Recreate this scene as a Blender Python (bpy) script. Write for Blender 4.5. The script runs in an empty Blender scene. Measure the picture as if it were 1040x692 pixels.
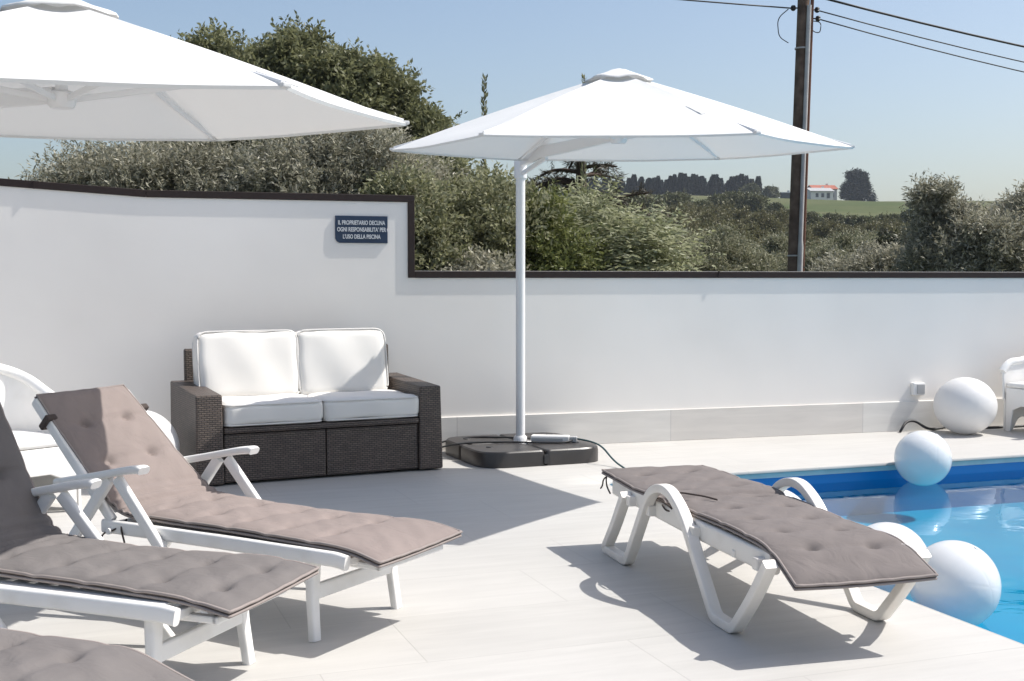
import bpy, bmesh, math, random
import numpy as np
from mathutils import Vector, Matrix

rad = math.radians
S = bpy.context.scene
COL = S.collection
random.seed(7)

# ------------------------------------------------------------------ helpers
def V(*a): return Vector(a)

class MB:
    """collects geometry of ONE mesh object"""
    def __init__(s): s.v = []; s.f = []
    def add(s, vs, fs):
        o = len(s.v); s.v += [tuple(v) for v in vs]; s.f += [tuple(i + o for i in f) for f in fs]; return s
    def box(s, c, size, rz=0.0, M=None):
        hx, hy, hz = size[0] / 2, size[1] / 2, size[2] / 2
        R = M if M is not None else Matrix.Rotation(rz, 3, 'Z')
        vs = [Vector(c) + R @ Vector((x * hx, y * hy, z * hz)) for x in (-1, 1) for y in (-1, 1) for z in (-1, 1)]
        return s.add(vs, [(0, 1, 3, 2), (4, 6, 7, 5), (0, 4, 5, 1), (2, 3, 7, 6), (0, 2, 6, 4), (1, 5, 7, 3)])
    def sweep(s, path, prof, side=(0, 1, 0), closed=False, scale=None):
        """prof (a, b): a along side, b along tangent x side"""
        P = [Vector(p) for p in path]; n = len(P); m = len(prof); vs = []
        for i in range(n):
            if closed: t = P[(i + 1) % n] - P[i - 1]
            else: t = P[min(i + 1, n - 1)] - P[max(i - 1, 0)]
            t.normalize()
            sd = Vector(side); sd = (sd - t * sd.dot(t)); sd.normalize()
            nn = t.cross(sd)
            k = scale[i] if scale else 1.0
            for a, b in prof: vs.append(P[i] + sd * a * k + nn * b * k)
        fs = []
        for i in range(n if closed else n - 1):
            j = (i + 1) % n
            for q in range(m):
                r = (q + 1) % m
                fs.append((i * m + q, i * m + r, j * m + r, j * m + q))
        if not closed:
            fs.append(tuple(range(m))[::-1]); fs.append(tuple((n - 1) * m + q for q in range(m)))
        return s.add(vs, fs)
    def tube(s, path, r, n=10, closed=False, scale=None):
        P = [Vector(p) for p in path]
        t = (P[-1] - P[0]) if not closed else Vector((0, 0, 1))
        sd = Vector((0, 0, 1)) if abs(t.normalized().z) < .9 else Vector((1, 0, 0))
        if closed:
            c = sum(P, Vector()) / len(P); nrm = (P[0] - c).cross(P[len(P) // 4] - c).normalized(); sd = nrm
        return s.sweep(path, [(r * math.cos(a), r * math.sin(a)) for a in [2 * math.pi * k / n for k in range(n)]], sd, closed, scale)
    def lathe(s, prof, n=32, c=(0, 0, 0)):
        vs = []; fs = []; m = len(prof)
        for k in range(n):
            a = 2 * math.pi * k / n
            for r, z in prof: vs.append((c[0] + r * math.cos(a), c[1] + r * math.sin(a), c[2] + z))
        for k in range(n):
            for q in range(m - 1):
                k2 = (k + 1) % n
                fs.append((k * m + q, k2 * m + q, k2 * m + q + 1, k * m + q + 1))
        return s.add(vs, fs)
    def build(s, name, mat, parent=None, smooth=35, bevel=0, seg=2, loc=None, rz=0.0, solid=0, recalc=True):
        me = bpy.data.meshes.new(name)
        me.from_pydata(s.v, [], s.f); me.update()
        if recalc:
            bm = bmesh.new(); bm.from_mesh(me)
            bmesh.ops.remove_doubles(bm, verts=bm.verts, dist=1e-5)
            bmesh.ops.recalc_face_normals(bm, faces=bm.faces); bm.to_mesh(me); bm.free()
        box_uv(me)
        return link(me, name, mat, parent, smooth, bevel, seg, loc, rz, solid)

def link(me, name, mat, parent=None, smooth=35, bevel=0, seg=2, loc=None, rz=0.0, solid=0):
    if mat: me.materials.append(mat)
    if smooth:
        me.shade_smooth()
        if smooth < 180: me.set_sharp_from_angle(angle=rad(smooth))
    o = bpy.data.objects.new(name, me); COL.objects.link(o)
    if solid:
        m = o.modifiers.new('solid', 'SOLIDIFY'); m.thickness = solid; m.offset = 0
    if bevel:
        m = o.modifiers.new('bevel', 'BEVEL'); m.width = bevel; m.segments = seg; m.limit_method = 'ANGLE'; m.angle_limit = rad(40)
    if parent: o.parent = parent
    if loc: o.location = loc
    if rz: o.rotation_euler = (0, 0, rz)
    return o

def box_uv(me):
    if not me.polygons: return
    uv = me.uv_layers.new(name='UVMap')
    nv = len(me.vertices); co = np.empty(nv * 3); me.vertices.foreach_get('co', co); co = co.reshape(-1, 3)
    nl = len(me.loops); li = np.empty(nl, dtype=np.int32); me.loops.foreach_get('vertex_index', li)
    npoly = len(me.polygons); nr = np.empty(npoly * 3); me.polygons.foreach_get('normal', nr); nr = np.abs(nr.reshape(-1, 3))
    lt = np.empty(npoly, dtype=np.int32); me.polygons.foreach_get('loop_total', lt)
    ax = np.repeat(np.argmax(nr, 1), lt); p = co[li]
    out = np.where((ax == 0)[:, None], p[:, [1, 2]], np.where((ax == 1)[:, None], p[:, [0, 2]], p[:, [0, 1]]))
    uv.data.foreach_set('uv', out.astype(np.float32).ravel())

def thing(name, label, cat, loc=(0, 0, 0), rz=0.0, group=None):
    o = bpy.data.objects.new(name, None); COL.objects.link(o)
    o.empty_display_size = .1
    o.location = loc; o.rotation_euler = (0, 0, rz)
    return tag(o, label, cat, group)
def tag(o, label=None, cat=None, group=None, kind=None):
    if label: o['label'] = label
    if cat: o['category'] = cat
    if group: o['group'] = group
    if kind: o['kind'] = kind
    return o
def dup(root, loc, rz=0.0, label=None, scale=None):
    r = root.copy(); COL.objects.link(r); r.location = loc; r.rotation_euler = (0, 0, rz)
    if scale: r.scale = scale if isinstance(scale, tuple) else (scale,) * 3
    if label: r['label'] = label
    for ch in list(root.children):
        c = ch.copy(); COL.objects.link(c); c.parent = r
        for g in ch.children:
            d = g.copy(); COL.objects.link(d); d.parent = c
    return r

def rrect(w, h, r, n=3):
    out = []
    for cx, cy, a0 in ((w / 2 - r, h / 2 - r, 0), (-w / 2 + r, h / 2 - r, 90), (-w / 2 + r, -h / 2 + r, 180), (w / 2 - r, -h / 2 + r, 270)):
        for k in range(n + 1):
            a = rad(a0 + 90 * k / n); out.append((cx + r * math.cos(a), cy + r * math.sin(a)))
    return out

def fillet(pts, r, n=6, closed=False):
    P = [Vector(p) for p in pts]; N = len(P); out = []
    for i in range(N):
        if not closed and i in (0, N - 1): out.append(P[i]); continue
        a, b, c = P[i - 1], P[i], P[(i + 1) % N]
        rr = r[i] if isinstance(r, (list, tuple)) else r
        d1 = (a - b); d2 = (c - b)
        l = min(rr, d1.length * .49, d2.length * .49)
        p1 = b + d1.normalized() * l; p2 = b + d2.normalized() * l
        for k in range(n + 1):
            t = k / n
            out.append(p1 * (1 - t) ** 2 + b * 2 * t * (1 - t) + p2 * t * t)
    return out

def resample(P, n):
    d = [0]
    for i in range(1, len(P)): d.append(d[-1] + (P[i] - P[i - 1]).length)
    out = []; j = 0
    for k in range(n):
        t = d[-1] * k / (n - 1)
        while j < len(P) - 2 and d[j + 1] < t: j += 1
        u = (t - d[j]) / max(1e-9, d[j + 1] - d[j]); out.append(P[j].lerp(P[j + 1], u))
    return out, d[-1]

# ------------------------------------------------------------------ materials
def mat(name, col, rough=.6, spec=.4, bump=None, mix=None, trans=0, coat=0):
    """mix=(color2, scale, lo, hi) noise colour variation; bump=(scale, strength, dist)"""
    m = bpy.data.materials.new(name); m.use_nodes = True
    nt = m.node_tree; b = nt.nodes['Principled BSDF']
    b.inputs['Base Color'].default_value = (*col, 1); b.inputs['Roughness'].default_value = rough
    b.inputs['Specular IOR Level'].default_value = spec
    if coat: b.inputs['Coat Weight'].default_value = coat; b.inputs['Coat Roughness'].default_value = .08
    tc = nt.nodes.new('ShaderNodeTexCoord')
    if mix:
        c2, sc, lo, hi = mix
        n = nt.nodes.new('ShaderNodeTexNoise'); n.inputs['Scale'].default_value = sc; n.inputs['Detail'].default_value = 6
        r = nt.nodes.new('ShaderNodeMapRange'); r.inputs['From Min'].default_value = lo; r.inputs['From Max'].default_value = hi
        x = nt.nodes.new('ShaderNodeMix'); x.data_type = 'RGBA'
        x.inputs['A'].default_value = (*col, 1); x.inputs['B'].default_value = (*c2, 1)
        nt.links.new(tc.outputs['Object'], n.inputs['Vector']); nt.links.new(n.outputs['Fac'], r.inputs['Value'])
        nt.links.new(r.outputs['Result'], x.inputs['Factor']); nt.links.new(x.outputs['Result'], b.inputs['Base Color'])
    if bump:
        n = nt.nodes.new('ShaderNodeTexNoise'); n.inputs['Scale'].default_value = bump[0]; n.inputs['Detail'].default_value = 4
        bp = nt.nodes.new('ShaderNodeBump'); bp.inputs['Strength'].default_value = bump[1]; bp.inputs['Distance'].default_value = bump[2]
        nt.links.new(tc.outputs['Object'], n.inputs['Vector']); nt.links.new(n.outputs['Fac'], bp.inputs['Height']); nt.links.new(bp.outputs['Normal'], b.inputs['Normal'])
    if trans:
        t = nt.nodes.new('ShaderNodeBsdfTranslucent'); t.inputs['Color'].default_value = (*col, 1)
        ms = nt.nodes.new('ShaderNodeMixShader'); ms.inputs['Fac'].default_value = trans
        out = nt.nodes['Material Output']
        nt.links.new(b.outputs[0], ms.inputs[1]); nt.links.new(t.outputs[0], ms.inputs[2]); nt.links.new(ms.outputs[0], out.inputs['Surface'])
    return m

def nd(nt, t, **kw):
    n = nt.nodes.new(t)
    for k, v in kw.items():
        if k in n.inputs: n.inputs[k].default_value = v
        else: setattr(n, k, v)
    return n

M = {}
M['plaster'] = mat('plaster', (.89, .855, .81), .9, .15, bump=(2.2, .16, .02), mix=((.82, .785, .74), .9, .42, .85))
M['bronze'] = mat('bronze_metal', (.030, .020, .018), .6, .25, bump=(60, .05, .002))
M['plastic'] = mat('white_plastic', (.82, .81, .79), .38, .4, bump=(90, .05, .001), mix=((.72, .70, .66), 9, .5, .9))
M['cream_plastic'] = mat('cream_plastic', (.80, .765, .71), .42, .4, bump=(90, .05, .001), mix=((.66, .60, .53), 7, .5, .95))
M['canvas'] = mat('umbrella_canvas', (.73, .73, .72), .85, .15, bump=(4, .25, .03), trans=.14)
M['white_metal'] = mat('white_metal', (.78, .78, .78), .4, .4)
M['grey_plastic'] = mat('grey_plastic', (.42, .42, .42), .5, .4)
M['dark_plastic'] = mat('dark_plastic', (.038, .034, .033), .36, .5, bump=(120, .15, .002), mix=((.055, .05, .048), 4, .4, .8))
M['black_rubber'] = mat('black_rubber', (.03, .03, .032), .5, .4)
M['teal_cable'] = mat('teal_cable', (.03, .075, .085), .5, .4)
M['ball'] = mat('ball_vinyl', (.86, .86, .86), .14, .5, coat=.3, trans=.22)
M['matte_ball'] = mat('matte_vinyl', (.85, .84, .83), .35, .45, trans=.2)
M['sign_navy'] = mat('sign_navy', (.014, .034, .075), .35, .5)
M['sign_letters'] = mat('sign_letters', (.62, .64, .66), .5, .3)
M['wood_pole'] = mat('wood_pole', (.20, .14, .105), .85, .2, bump=(30, .5, .01), mix=((.085, .06, .047), 6, .3, .7))
M['galvanised'] = mat('galvanised', (.55, .54, .53), .4, .5, mix=((.4, .38, .37), 6, .3, .8))
M['rust'] = mat('rust_pipe', (.16, .075, .05), .7, .3)
M['bark'] = mat('bark', (.09, .075, .06), .9, .1, bump=(20, .6, .02))
M['pine_bark'] = mat('pine_bark', (.07, .05, .04), .9, .1, bump=(20, .6, .02))
M['roof_tile'] = mat('roof_tile', (.42, .14, .09), .8, .2, mix=((.34, .12, .08), 2, .3, .7))
M['house_white'] = mat('house_white', (.72, .70, .66), .85, .2)
M['house_grey'] = mat('house_grey', (.40, .40, .40), .85, .2)
M['shed_green'] = mat('shed_green', (.06, .075, .08), .8, .2)
M['window_dark'] = mat('window_dark', (.05, .06, .07), .2, .5)
M['strip'] = mat('liner_profile', (.62, .65, .64), .5, .4, mix=((.45, .50, .49), 5, .4, .8))

def fabric(name, col, col2, wr=8, ws=.50):
    m = mat(name, col, .92, .12, mix=(col2, 5, .35, .75))
    nt = m.node_tree; b = nt.nodes['Principled BSDF']; b.inputs['Sheen Weight'].default_value = .03
    tc = [n for n in nt.nodes if n.type == 'TEX_COORD'][0]
    n1 = nd(nt, 'ShaderNodeTexNoise', Scale=900., Detail=2.); n2 = nd(nt, 'ShaderNodeTexNoise', Scale=float(wr), Detail=3., Distortion=.8)
    b1 = nd(nt, 'ShaderNodeBump', Strength=.25, Distance=.001); b2 = nd(nt, 'ShaderNodeBump', Strength=ws, Distance=.02)
    L = nt.links.new
    L(tc.outputs['Object'], n1.inputs['Vector']); L(tc.outputs['Object'], n2.inputs['Vector'])
    L(n2.outputs['Fac'], b2.inputs['Height']); L(n1.outputs['Fac'], b1.inputs['Height'])
    L(b2.outputs['Normal'], b1.inputs['Normal']); L(b1.outputs['Normal'], b.inputs['Normal'])
    return m
M['taupe'] = fabric('taupe_cloth', (.185, .163, .155), (.165, .146, .139))
M['taupe_pink'] = fabric('rosy_taupe_cloth', (.262, .218, .202), (.238, .199, .185))
M['taupe_grey'] = fabric('grey_taupe_cloth', (.172, .158, .153), (.152, .139, .135))
M['piping'] = fabric('piping_cloth', (.30, .262, .245), (.27, .235, .22))
M['dark_band'] = fabric('band_cloth', (.085, .068, .062), (.07, .058, .052))
M['cream_cloth'] = fabric('cream_cloth', (.80, .775, .735), (.77, .745, .705), 3, .10)
M['seam'] = fabric('seam_cloth', (.74, .72, .685), (.70, .68, .65))

def wicker():
    m = bpy.data.materials.new('wicker'); m.use_nodes = True
    nt = m.node_tree; b = nt.nodes['Principled BSDF']; L = nt.links.new
    tc = nd(nt, 'ShaderNodeTexCoord')
    br = nd(nt, 'ShaderNodeTexBrick', offset=.5, **{'Scale': 1.0, 'Mortar Size': .0028, 'Mortar Smooth': .6, 'Brick Width': .036, 'Row Height': .014})
    br.inputs['Color1'].default_value = (.175, .134, .110, 1); br.inputs['Color2'].default_value = (.115, .09, .076, 1); br.inputs['Mortar'].default_value = (.030, .026, .024, 1)
    L(tc.outputs['UV'], br.inputs['Vector'])
    ns = nd(nt, 'ShaderNodeTexNoise', Scale=7., Detail=5.); L(tc.outputs['Object'], ns.inputs['Vector'])
    mx = nd(nt, 'ShaderNodeMix', data_type='RGBA', blend_type='MULTIPLY'); mx.inputs['Factor'].default_value = .6
    rp = nd(nt, 'ShaderNodeMapRange'); rp.inputs['To Min'].default_value = .55; rp.inputs['To Max'].default_value = 1.25
    L(ns.outputs['Fac'], rp.inputs['Value']); L(br.outputs['Color'], mx.inputs['A']); L(rp.outputs['Result'], mx.inputs['B'])
    L(mx.outputs['Result'], b.inputs['Base Color'])
    bp = nd(nt, 'ShaderNodeBump', Strength=1.0, Distance=.008, invert=True); L(br.outputs['Fac'], bp.inputs['Height']); L(bp.outputs['Normal'], b.inputs['Normal'])
    b.inputs['Roughness'].default_value = .45; b.inputs['Specular IOR Level'].default_value = .45
    return m
M['wicker'] = wicker()

def tiles(name, base, alt, grout, bw, bh, rot, joint=.003, streak=True):
    m = bpy.data.materials.new(name); m.use_nodes = True
    nt = m.node_tree; b = nt.nodes['Principled BSDF']; L = nt.links.new
    tc = nd(nt, 'ShaderNodeTexCoord'); mp = nd(nt, 'ShaderNodeMapping'); mp.inputs['Rotation'].default_value = (0, 0, rot)
    L(tc.outputs['Object'], mp.inputs['Vector'])
    br = nd(nt, 'ShaderNodeTexBrick', offset=.33, **{'Scale': 1.0, 'Mortar Size': joint, 'Mortar Smooth': .3, 'Brick Width': bw, 'Row Height': bh, 'Bias': 0.})
    br.inputs['Color1'].default_value = (*base, 1); br.inputs['Color2'].default_value = (*alt, 1); br.inputs['Mortar'].default_value = (*grout, 1)
    L(mp.outputs[0], br.inputs['Vector'])
    m2 = nd(nt, 'ShaderNodeMapping'); m2.inputs['Scale'].default_value = (1.1, 9, 9); L(mp.outputs[0], m2.inputs['Vector'])
    n = nd(nt, 'ShaderNodeTexNoise', Scale=1.6, Detail=7., Roughness=.62, Distortion=.5); L(m2.outputs[0], n.inputs['Vector'])
    n2 = nd(nt, 'ShaderNodeTexNoise', Scale=.9, Detail=4.); L(tc.outputs['Object'], n2.inputs['Vector'])
    r = nd(nt, 'ShaderNodeMapRange'); r.inputs['From Min'].default_value = .3; r.inputs['From Max'].default_value = .72; r.inputs['To Min'].default_value = .91; r.inputs['To Max'].default_value = 1.03
    L(n.outputs['Fac'], r.inputs['Value'])
    r2 = nd(nt, 'ShaderNodeMapRange'); r2.inputs['From Min'].default_value = .3; r2.inputs['From Max'].default_value = .7; r2.inputs['To Min'].default_value = .94; r2.inputs['To Max'].default_value = 1.03
    L(n2.outputs['Fac'], r2.inputs['Value'])
    mu = nd(nt, 'ShaderNodeMath', operation='MULTIPLY'); L(r.outputs[0], mu.inputs[0]); L(r2.outputs[0], mu.inputs[1])
    mx = nd(nt, 'ShaderNodeMix', data_type='RGBA', blend_type='MULTIPLY'); mx.inputs['Factor'].default_value = 1.0
    L(br.outputs['Color'], mx.inputs['A']); L(mu.outputs[0], mx.inputs['B']); L(mx.outputs['Result'], b.inputs['Base Color'])
    bp = nd(nt, 'ShaderNodeBump', Strength=.35, Distance=.002, invert=True); L(br.outputs['Fac'], bp.inputs['Height'])
    b2 = nd(nt, 'ShaderNodeBump', Strength=.12, Distance=.004); L(n.outputs['Fac'], b2.inputs['Height']); L(bp.outputs['Normal'], b2.inputs['Normal']); L(b2.outputs['Normal'], b.inputs['Normal'])
    b.inputs['Roughness'].default_value = .55; b.inputs['Specular IOR Level'].default_value = .3
    return m
M['deck'] = tiles('deck_tiles', (.525, .510, .484), (.508, .494, .468), (.445, .432, .41), 1.2, .6, rad(-20))
M['coping'] = tiles('coping_tiles', (.53, .514, .486), (.515, .50, .473), (.42, .41, .39), .6, .9, rad(-20))
M['skirting'] = tiles('skirting_tiles', (.80, .775, .73), (.70, .65, .595), (.62, .59, .56), 1.9, .9, 0, .004)

def liner():
    m = bpy.data.materials.new('pool_liner'); m.use_nodes = True
    nt = m.node_tree; b = nt.nodes['Principled BSDF']
    b.inputs['Base Color'].default_value = (.002, .20, .52, 1); b.inputs['Roughness'].default_value = .35
    return m
M['liner'] = liner()
M['liner_floor'] = mat('pool_floor_liner', (.004, .29, .56), .4, .3, mix=((.004, .245, .52), 2.5, .4, .7))
def water():
    m = bpy.data.materials.new('pool_water'); m.use_nodes = True
    nt = m.node_tree; L = nt.links.new; nt.nodes.clear()
    out = nd(nt, 'ShaderNodeOutputMaterial')
    tr = nd(nt, 'ShaderNodeBsdfTransparent'); tr.inputs['Color'].default_value = (.42, .97, .92, 1)
    gl = nd(nt, 'ShaderNodeBsdfGlossy', Roughness=.015); gl.inputs['Color'].default_value = (.88, .95, 1, 1)
    fr = nd(nt, 'ShaderNodeFresnel', IOR=1.33)
    tc = nd(nt, 'ShaderNodeTexCoord'); mp = nd(nt, 'ShaderNodeMapping'); mp.inputs['Scale'].default_value = (1.0, 1.6, 1); mp.inputs['Rotation'].default_value = (0, 0, rad(-15))
    n = nd(nt, 'ShaderNodeTexNoise', Scale=2.2, Detail=2.5, Roughness=.5, Distortion=.6)
    bp = nd(nt, 'ShaderNodeBump', Strength=.055, Distance=.045)
    L(tc.outputs['Object'], mp.inputs['Vector']); L(mp.outputs[0], n.inputs['Vector']); L(n.outputs['Fac'], bp.inputs['Height'])
    L(bp.outputs[0], gl.inputs['Normal']); L(bp.outputs[0], fr.inputs['Normal'])
    mx = nd(nt, 'ShaderNodeMixShader'); L(fr.outputs[0], mx.inputs[0]); L(tr.outputs[0], mx.inputs[1]); L(gl.outputs[0], mx.inputs[2])
    L(mx.outputs[0], out.inputs['Surface'])
    return m
M['water'] = water()

def leafmat(name, dark, light, back=None, trans=.28, rough=.5):
    m = bpy.data.materials.new(name); m.use_nodes = True
    nt = m.node_tree; b = nt.nodes['Principled BSDF']; L = nt.links.new
    at = nd(nt, 'ShaderNodeAttribute', attribute_name='var')
    mx = nd(nt, 'ShaderNodeMix', data_type='RGBA'); mx.inputs['A'].default_value = (*dark, 1); mx.inputs['B'].default_value = (*light, 1)
    L(at.outputs['Fac'], mx.inputs['Factor']); c = mx.outputs['Result']
    if back:
        ge = nd(nt, 'ShaderNodeNewGeometry'); m2 = nd(nt, 'ShaderNodeMix', data_type='RGBA'); m2.inputs['B'].default_value = (*back, 1)
        L(ge.outputs['Backfacing'], m2.inputs['Factor']); L(c, m2.inputs['A']); c = m2.outputs['Result']
    L(c, b.inputs['Base Color']); b.inputs['Roughness'].default_value = rough; b.inputs['Specular IOR Level'].default_value = .35
    t = nd(nt, 'ShaderNodeBsdfTranslucent'); L(c, t.inputs['Color'])
    ms = nd(nt, 'ShaderNodeMixShader'); ms.inputs['Fac'].default_value = trans
    L(b.outputs[0], ms.inputs[1]); L(t.outputs[0], ms.inputs[2]); L(ms.outputs[0], nt.nodes['Material Output'].inputs['Surface'])
    return m
M['olive_leaf'] = leafmat('olive_leaf', (.14, .14, .088), (.36, .345, .25), (.44, .42, .33), .30)
M['grove_leaf'] = leafmat('grove_leaf', (.085, .10, .048), (.28, .28, .165), (.34, .33, .23), .30)
M['walnut_leaf'] = leafmat('walnut_leaf', (.10, .108, .046), (.28, .285, .155), None, .42)
M['shrub_leaf'] = leafmat('shrub_leaf', (.09, .10, .042), (.30, .30, .155), (.32, .32, .20), .38)
M['pinnate_leaf'] = leafmat('pinnate_leaf', (.15, .17, .075), (.40, .41, .23), (.42, .43, .28), .40)
M['needle'] = leafmat('needle', (.05, .044, .026), (.105, .088, .056), None, .15)
M['far_leaf'] = leafmat('far_leaf', (.075, .085, .034), (.175, .17, .080), None, .15)
M['far_conifer'] = leafmat('far_conifer', (.010, .017, .014), (.026, .036, .026), None, .05)
M['dark_leaf'] = leafmat('dark_leaf', (.03, .034, .018), (.075, .08, .04), None, .2)
M['dry_leaf'] = leafmat('dry_leaf', (.11, .10, .05), (.20, .19, .09), None, .25)
M['bamboo_leaf'] = leafmat('fresh_leaf', (.10, .125, .036), (.25, .26, .10), None, .36)
def ground_mat():
    m = mat('meadow', (.105, .125, .05), .95, .1)
    nt = m.node_tree; b = nt.nodes['Principled BSDF']; L = nt.links.new; tc = [n for n in nt.nodes if n.type == 'TEX_COORD'][0]
    n = nd(nt, 'ShaderNodeTexNoise', Scale=.03, Detail=8.); n2 = nd(nt, 'ShaderNodeTexNoise', Scale=.5, Detail=6.)
    L(tc.outputs['Object'], n.inputs['Vector']); L(tc.outputs['Object'], n2.inputs['Vector'])
    r = nd(nt, 'ShaderNodeValToRGB'); e = r.color_ramp.elements; e[0].position = .35; e[0].color = (.065, .085, .028, 1); e[1].position = .65; e[1].color = (.115, .115, .052, 1)
    L(n.outputs['Fac'], r.inputs['Fac'])
    mx = nd(nt, 'ShaderNodeMix', data_type='RGBA', blend_type='MULTIPLY'); mx.inputs['Factor'].default_value = .7
    r2 = nd(nt, 'ShaderNodeMapRange'); r2.inputs['To Min'].default_value = .5; r2.inputs['To Max'].default_value = 1.5; L(n2.outputs['Fac'], r2.inputs['Value'])
    L(r.outputs[0], mx.inputs['A']); L(r2.outputs[0], mx.inputs['B']); L(mx.outputs['Result'], b.inputs['Base Color'])
    return m
M['meadow'] = ground_mat()

# ------------------------------------------------------------------ camera, light, sky
cam = bpy.data.cameras.new('camera'); co = bpy.data.objects.new('camera', cam); COL.objects.link(co); S.camera = co
cam.sensor_width = 36; cam.lens = 1230 / 1040 * 36; cam.clip_start = .05; cam.clip_end = 5000
co.location = (0, 0, 1.4); co.rotation_euler = (rad(90) - math.atan(63 / 1230), 0, 0)
SUN_AZ, SUN_EL = rad(9.5), rad(53.5)       # azimuth counted from +x towards +y
sd = V(math.cos(SUN_AZ) * math.cos(SUN_EL), math.sin(SUN_AZ) * math.cos(SUN_EL), math.sin(SUN_EL))
sl = bpy.data.lights.new('sun', 'SUN'); sl.energy = 4.1; sl.angle = rad(.53); sl.color = (1, .968, .915)
so = bpy.data.objects.new('sun', sl); COL.objects.link(so); so.rotation_euler = sd.to_track_quat('Z', 'Y').to_euler(); so.location = (10, 2, 14)
w = bpy.data.worlds.new('World'); S.world = w; w.use_nodes = True
nt = w.node_tree; bg = nt.nodes['Background']; bg.inputs['Strength'].default_value = .122
sk = nt.nodes.new('ShaderNodeTexSky'); sk.sky_type = 'NISHITA'; sk.sun_disc = False
sk.sun_elevation = SUN_EL; sk.sun_rotation = rad(90) - SUN_AZ; sk.air_density = 1.0; sk.dust_density = 2.6; sk.ozone_density = .8; sk.altitude = 50
nt.links.new(sk.outputs[0], bg.inputs['Color'])
S.view_settings.view_transform = 'Standard'; S.view_settings.look = 'None'; S.view_settings.gamma = 1; S.view_settings.use_curve_mapping = False
S.view_settings.exposure = .38
S.render.engine = 'CYCLES'; S.cycles.use_denoising = True; S.cycles.max_bounces = 8; S.cycles.transparent_max_bounces = 16; S.cycles.caustics_reflective = False; S.cycles.caustics_refractive = False

# ------------------------------------------------------------------ ground, deck, pool, wall
WALL_A = math.atan(.306); WU = V(math.cos(WALL_A), math.sin(WALL_A), 0); WN = V(math.sin(WALL_A), -math.cos(WALL_A), 0)
W0 = V(.795, 10.236, 0)
def wall_s(px):                            # distance along the wall at a horizontal view angle
    k = (px - 520) / 1230; b = W0.y - W0.x * .306; y = b / (1 - .306 * k); return (y * k - W0.x) / WU.x
def wp(s, z=0.0, out=0.0): return W0 + WU * s + WN * out + V(0, 0, z)

def hz(X, Y):
    d = Y
    xs = [-50, 20, 30, 60, 120, 200, 300, 380, 430, 520, 700]; zs = [-.3, -.3, -.2, 1.0, 5.1, 10.9, 19.6, 26, 26.8, 24, 15]
    z = np.interp(d, xs, zs)
    z = z + np.clip((d - 60) / 200, 0, 1) * (1.1 * np.sin(X * .021 + 1.0) + .5 * np.sin(X * .06 + Y * .03))
    ins = (Y - W0.y) - .306 * (X - W0.x)            # < 0 on the yard side of the wall
    return np.where(ins < 0.1, -2.6, z)
xs = np.unique(np.concatenate([np.linspace(-700, 700, 113), np.linspace(-60, 60, 61)]))
ys = np.unique(np.concatenate([np.linspace(-300, 0, 13), np.linspace(0, 60, 121), np.linspace(60, 700, 129)]))
X, Y = np.meshgrid(xs, ys); Z = hz(X, Y)
me = bpy.data.meshes.new('ground'); nx, ny = len(xs), len(ys)
vv = np.stack([X.ravel(), Y.ravel(), Z.ravel()], 1)
fs = [(j * nx + i, j * nx + i + 1, (j + 1) * nx + i + 1, (j + 1) * nx + i) for j in range(ny - 1) for i in range(nx - 1)]
me.from_pydata(vv.tolist(), [], fs); me.update()
tag(link(me, 'ground', M['meadow'], smooth=180), kind='structure')

# pool rectangle (rounded corners); PU along the far edge, PV along the near side edge
PA = rad(19.9); PU = V(math.cos(PA), math.sin(PA), 0); PV = V(math.sin(PA), -math.cos(PA), 0); PC = V(.60, 8.335, 0)
def pool_loop(grow=0.0, r=.22):
    L1, L2 = 8.0, 9.0
    c = [PC - PU * grow - PV * grow, PC + PU * (L1 + grow) - PV * grow, PC + PU * (L1 + grow) + PV * (L2 + grow), PC - PU * grow + PV * (L2 + grow)]
    return fillet(c, r + grow * .5, 8, closed=True)
def ring_fill(name, outer, inner, z, material):
    bm = bmesh.new(); es = []
    for lp in (outer, inner):
        vs = [bm.verts.new((p.x, p.y, z)) for p in lp]
        es += [bm.edges.new((vs[i], vs[(i + 1) % len(vs)])) for i in range(len(vs))]
    bmesh.ops.triangle_fill(bm, edges=es, use_beauty=True)
    bmesh.ops.recalc_face_normals(bm, faces=bm.faces)
    if sum(f.normal.z for f in bm.faces) < 0: bmesh.ops.reverse_faces(bm, faces=bm.faces)
    return bm
outer = [wp(-14, 0, -.02), wp(14, 0, -.02), wp(14, 0, 22), wp(-14, 0, 22)]
cop = pool_loop(.30, .25)
bm = ring_fill('d', outer, cop, 0.0, None)
me = bpy.data.meshes.new('deck'); bm.to_mesh(me); bm.free(); box_uv(me)
tag(link(me, 'deck', M['deck'], smooth=0), kind='structure')
# coping ring: top sheet, rounded nose, underside
bm = ring_fill('c', cop, pool_loop(0.0), 0.0, None)
me = bpy.data.meshes.new('coping'); bm.to_mesh(me); bm.free()
b = MB(); b.v = [tuple(v.co) for v in me.vertices]; b.f = [tuple(p.vertices) for p in me.polygons]
l0, l1, l2 = pool_loop(0.0), pool_loop(-.006), pool_loop(.03)
n = len(l0)
vs = [p for p in l0] + [p + V(0, 0, -.008) for p in l1] + [p + V(0, 0, -.020) for p in l1] + [p + V(0, 0, -.022) for p in l2]
b.add(vs, [(r * n + i, r * n + (i + 1) % n, (r + 1) * n + (i + 1) % n, (r + 1) * n + i) for r in range(3) for i in range(n)])
tag(b.build('coping', M['coping'], smooth=50, recalc=True), kind='structure')
b = MB()                                   # pale liner profile just under the coping
lo = pool_loop(.016)
vs = [p + V(0, 0, -.026) for p in lo] + [p + V(0, 0, -.062) for p in lo] + [p + V(0, 0, -.062) for p in pool_loop(.03)] + [p + V(0, 0, -.024) for p in pool_loop(.03)]
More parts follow.
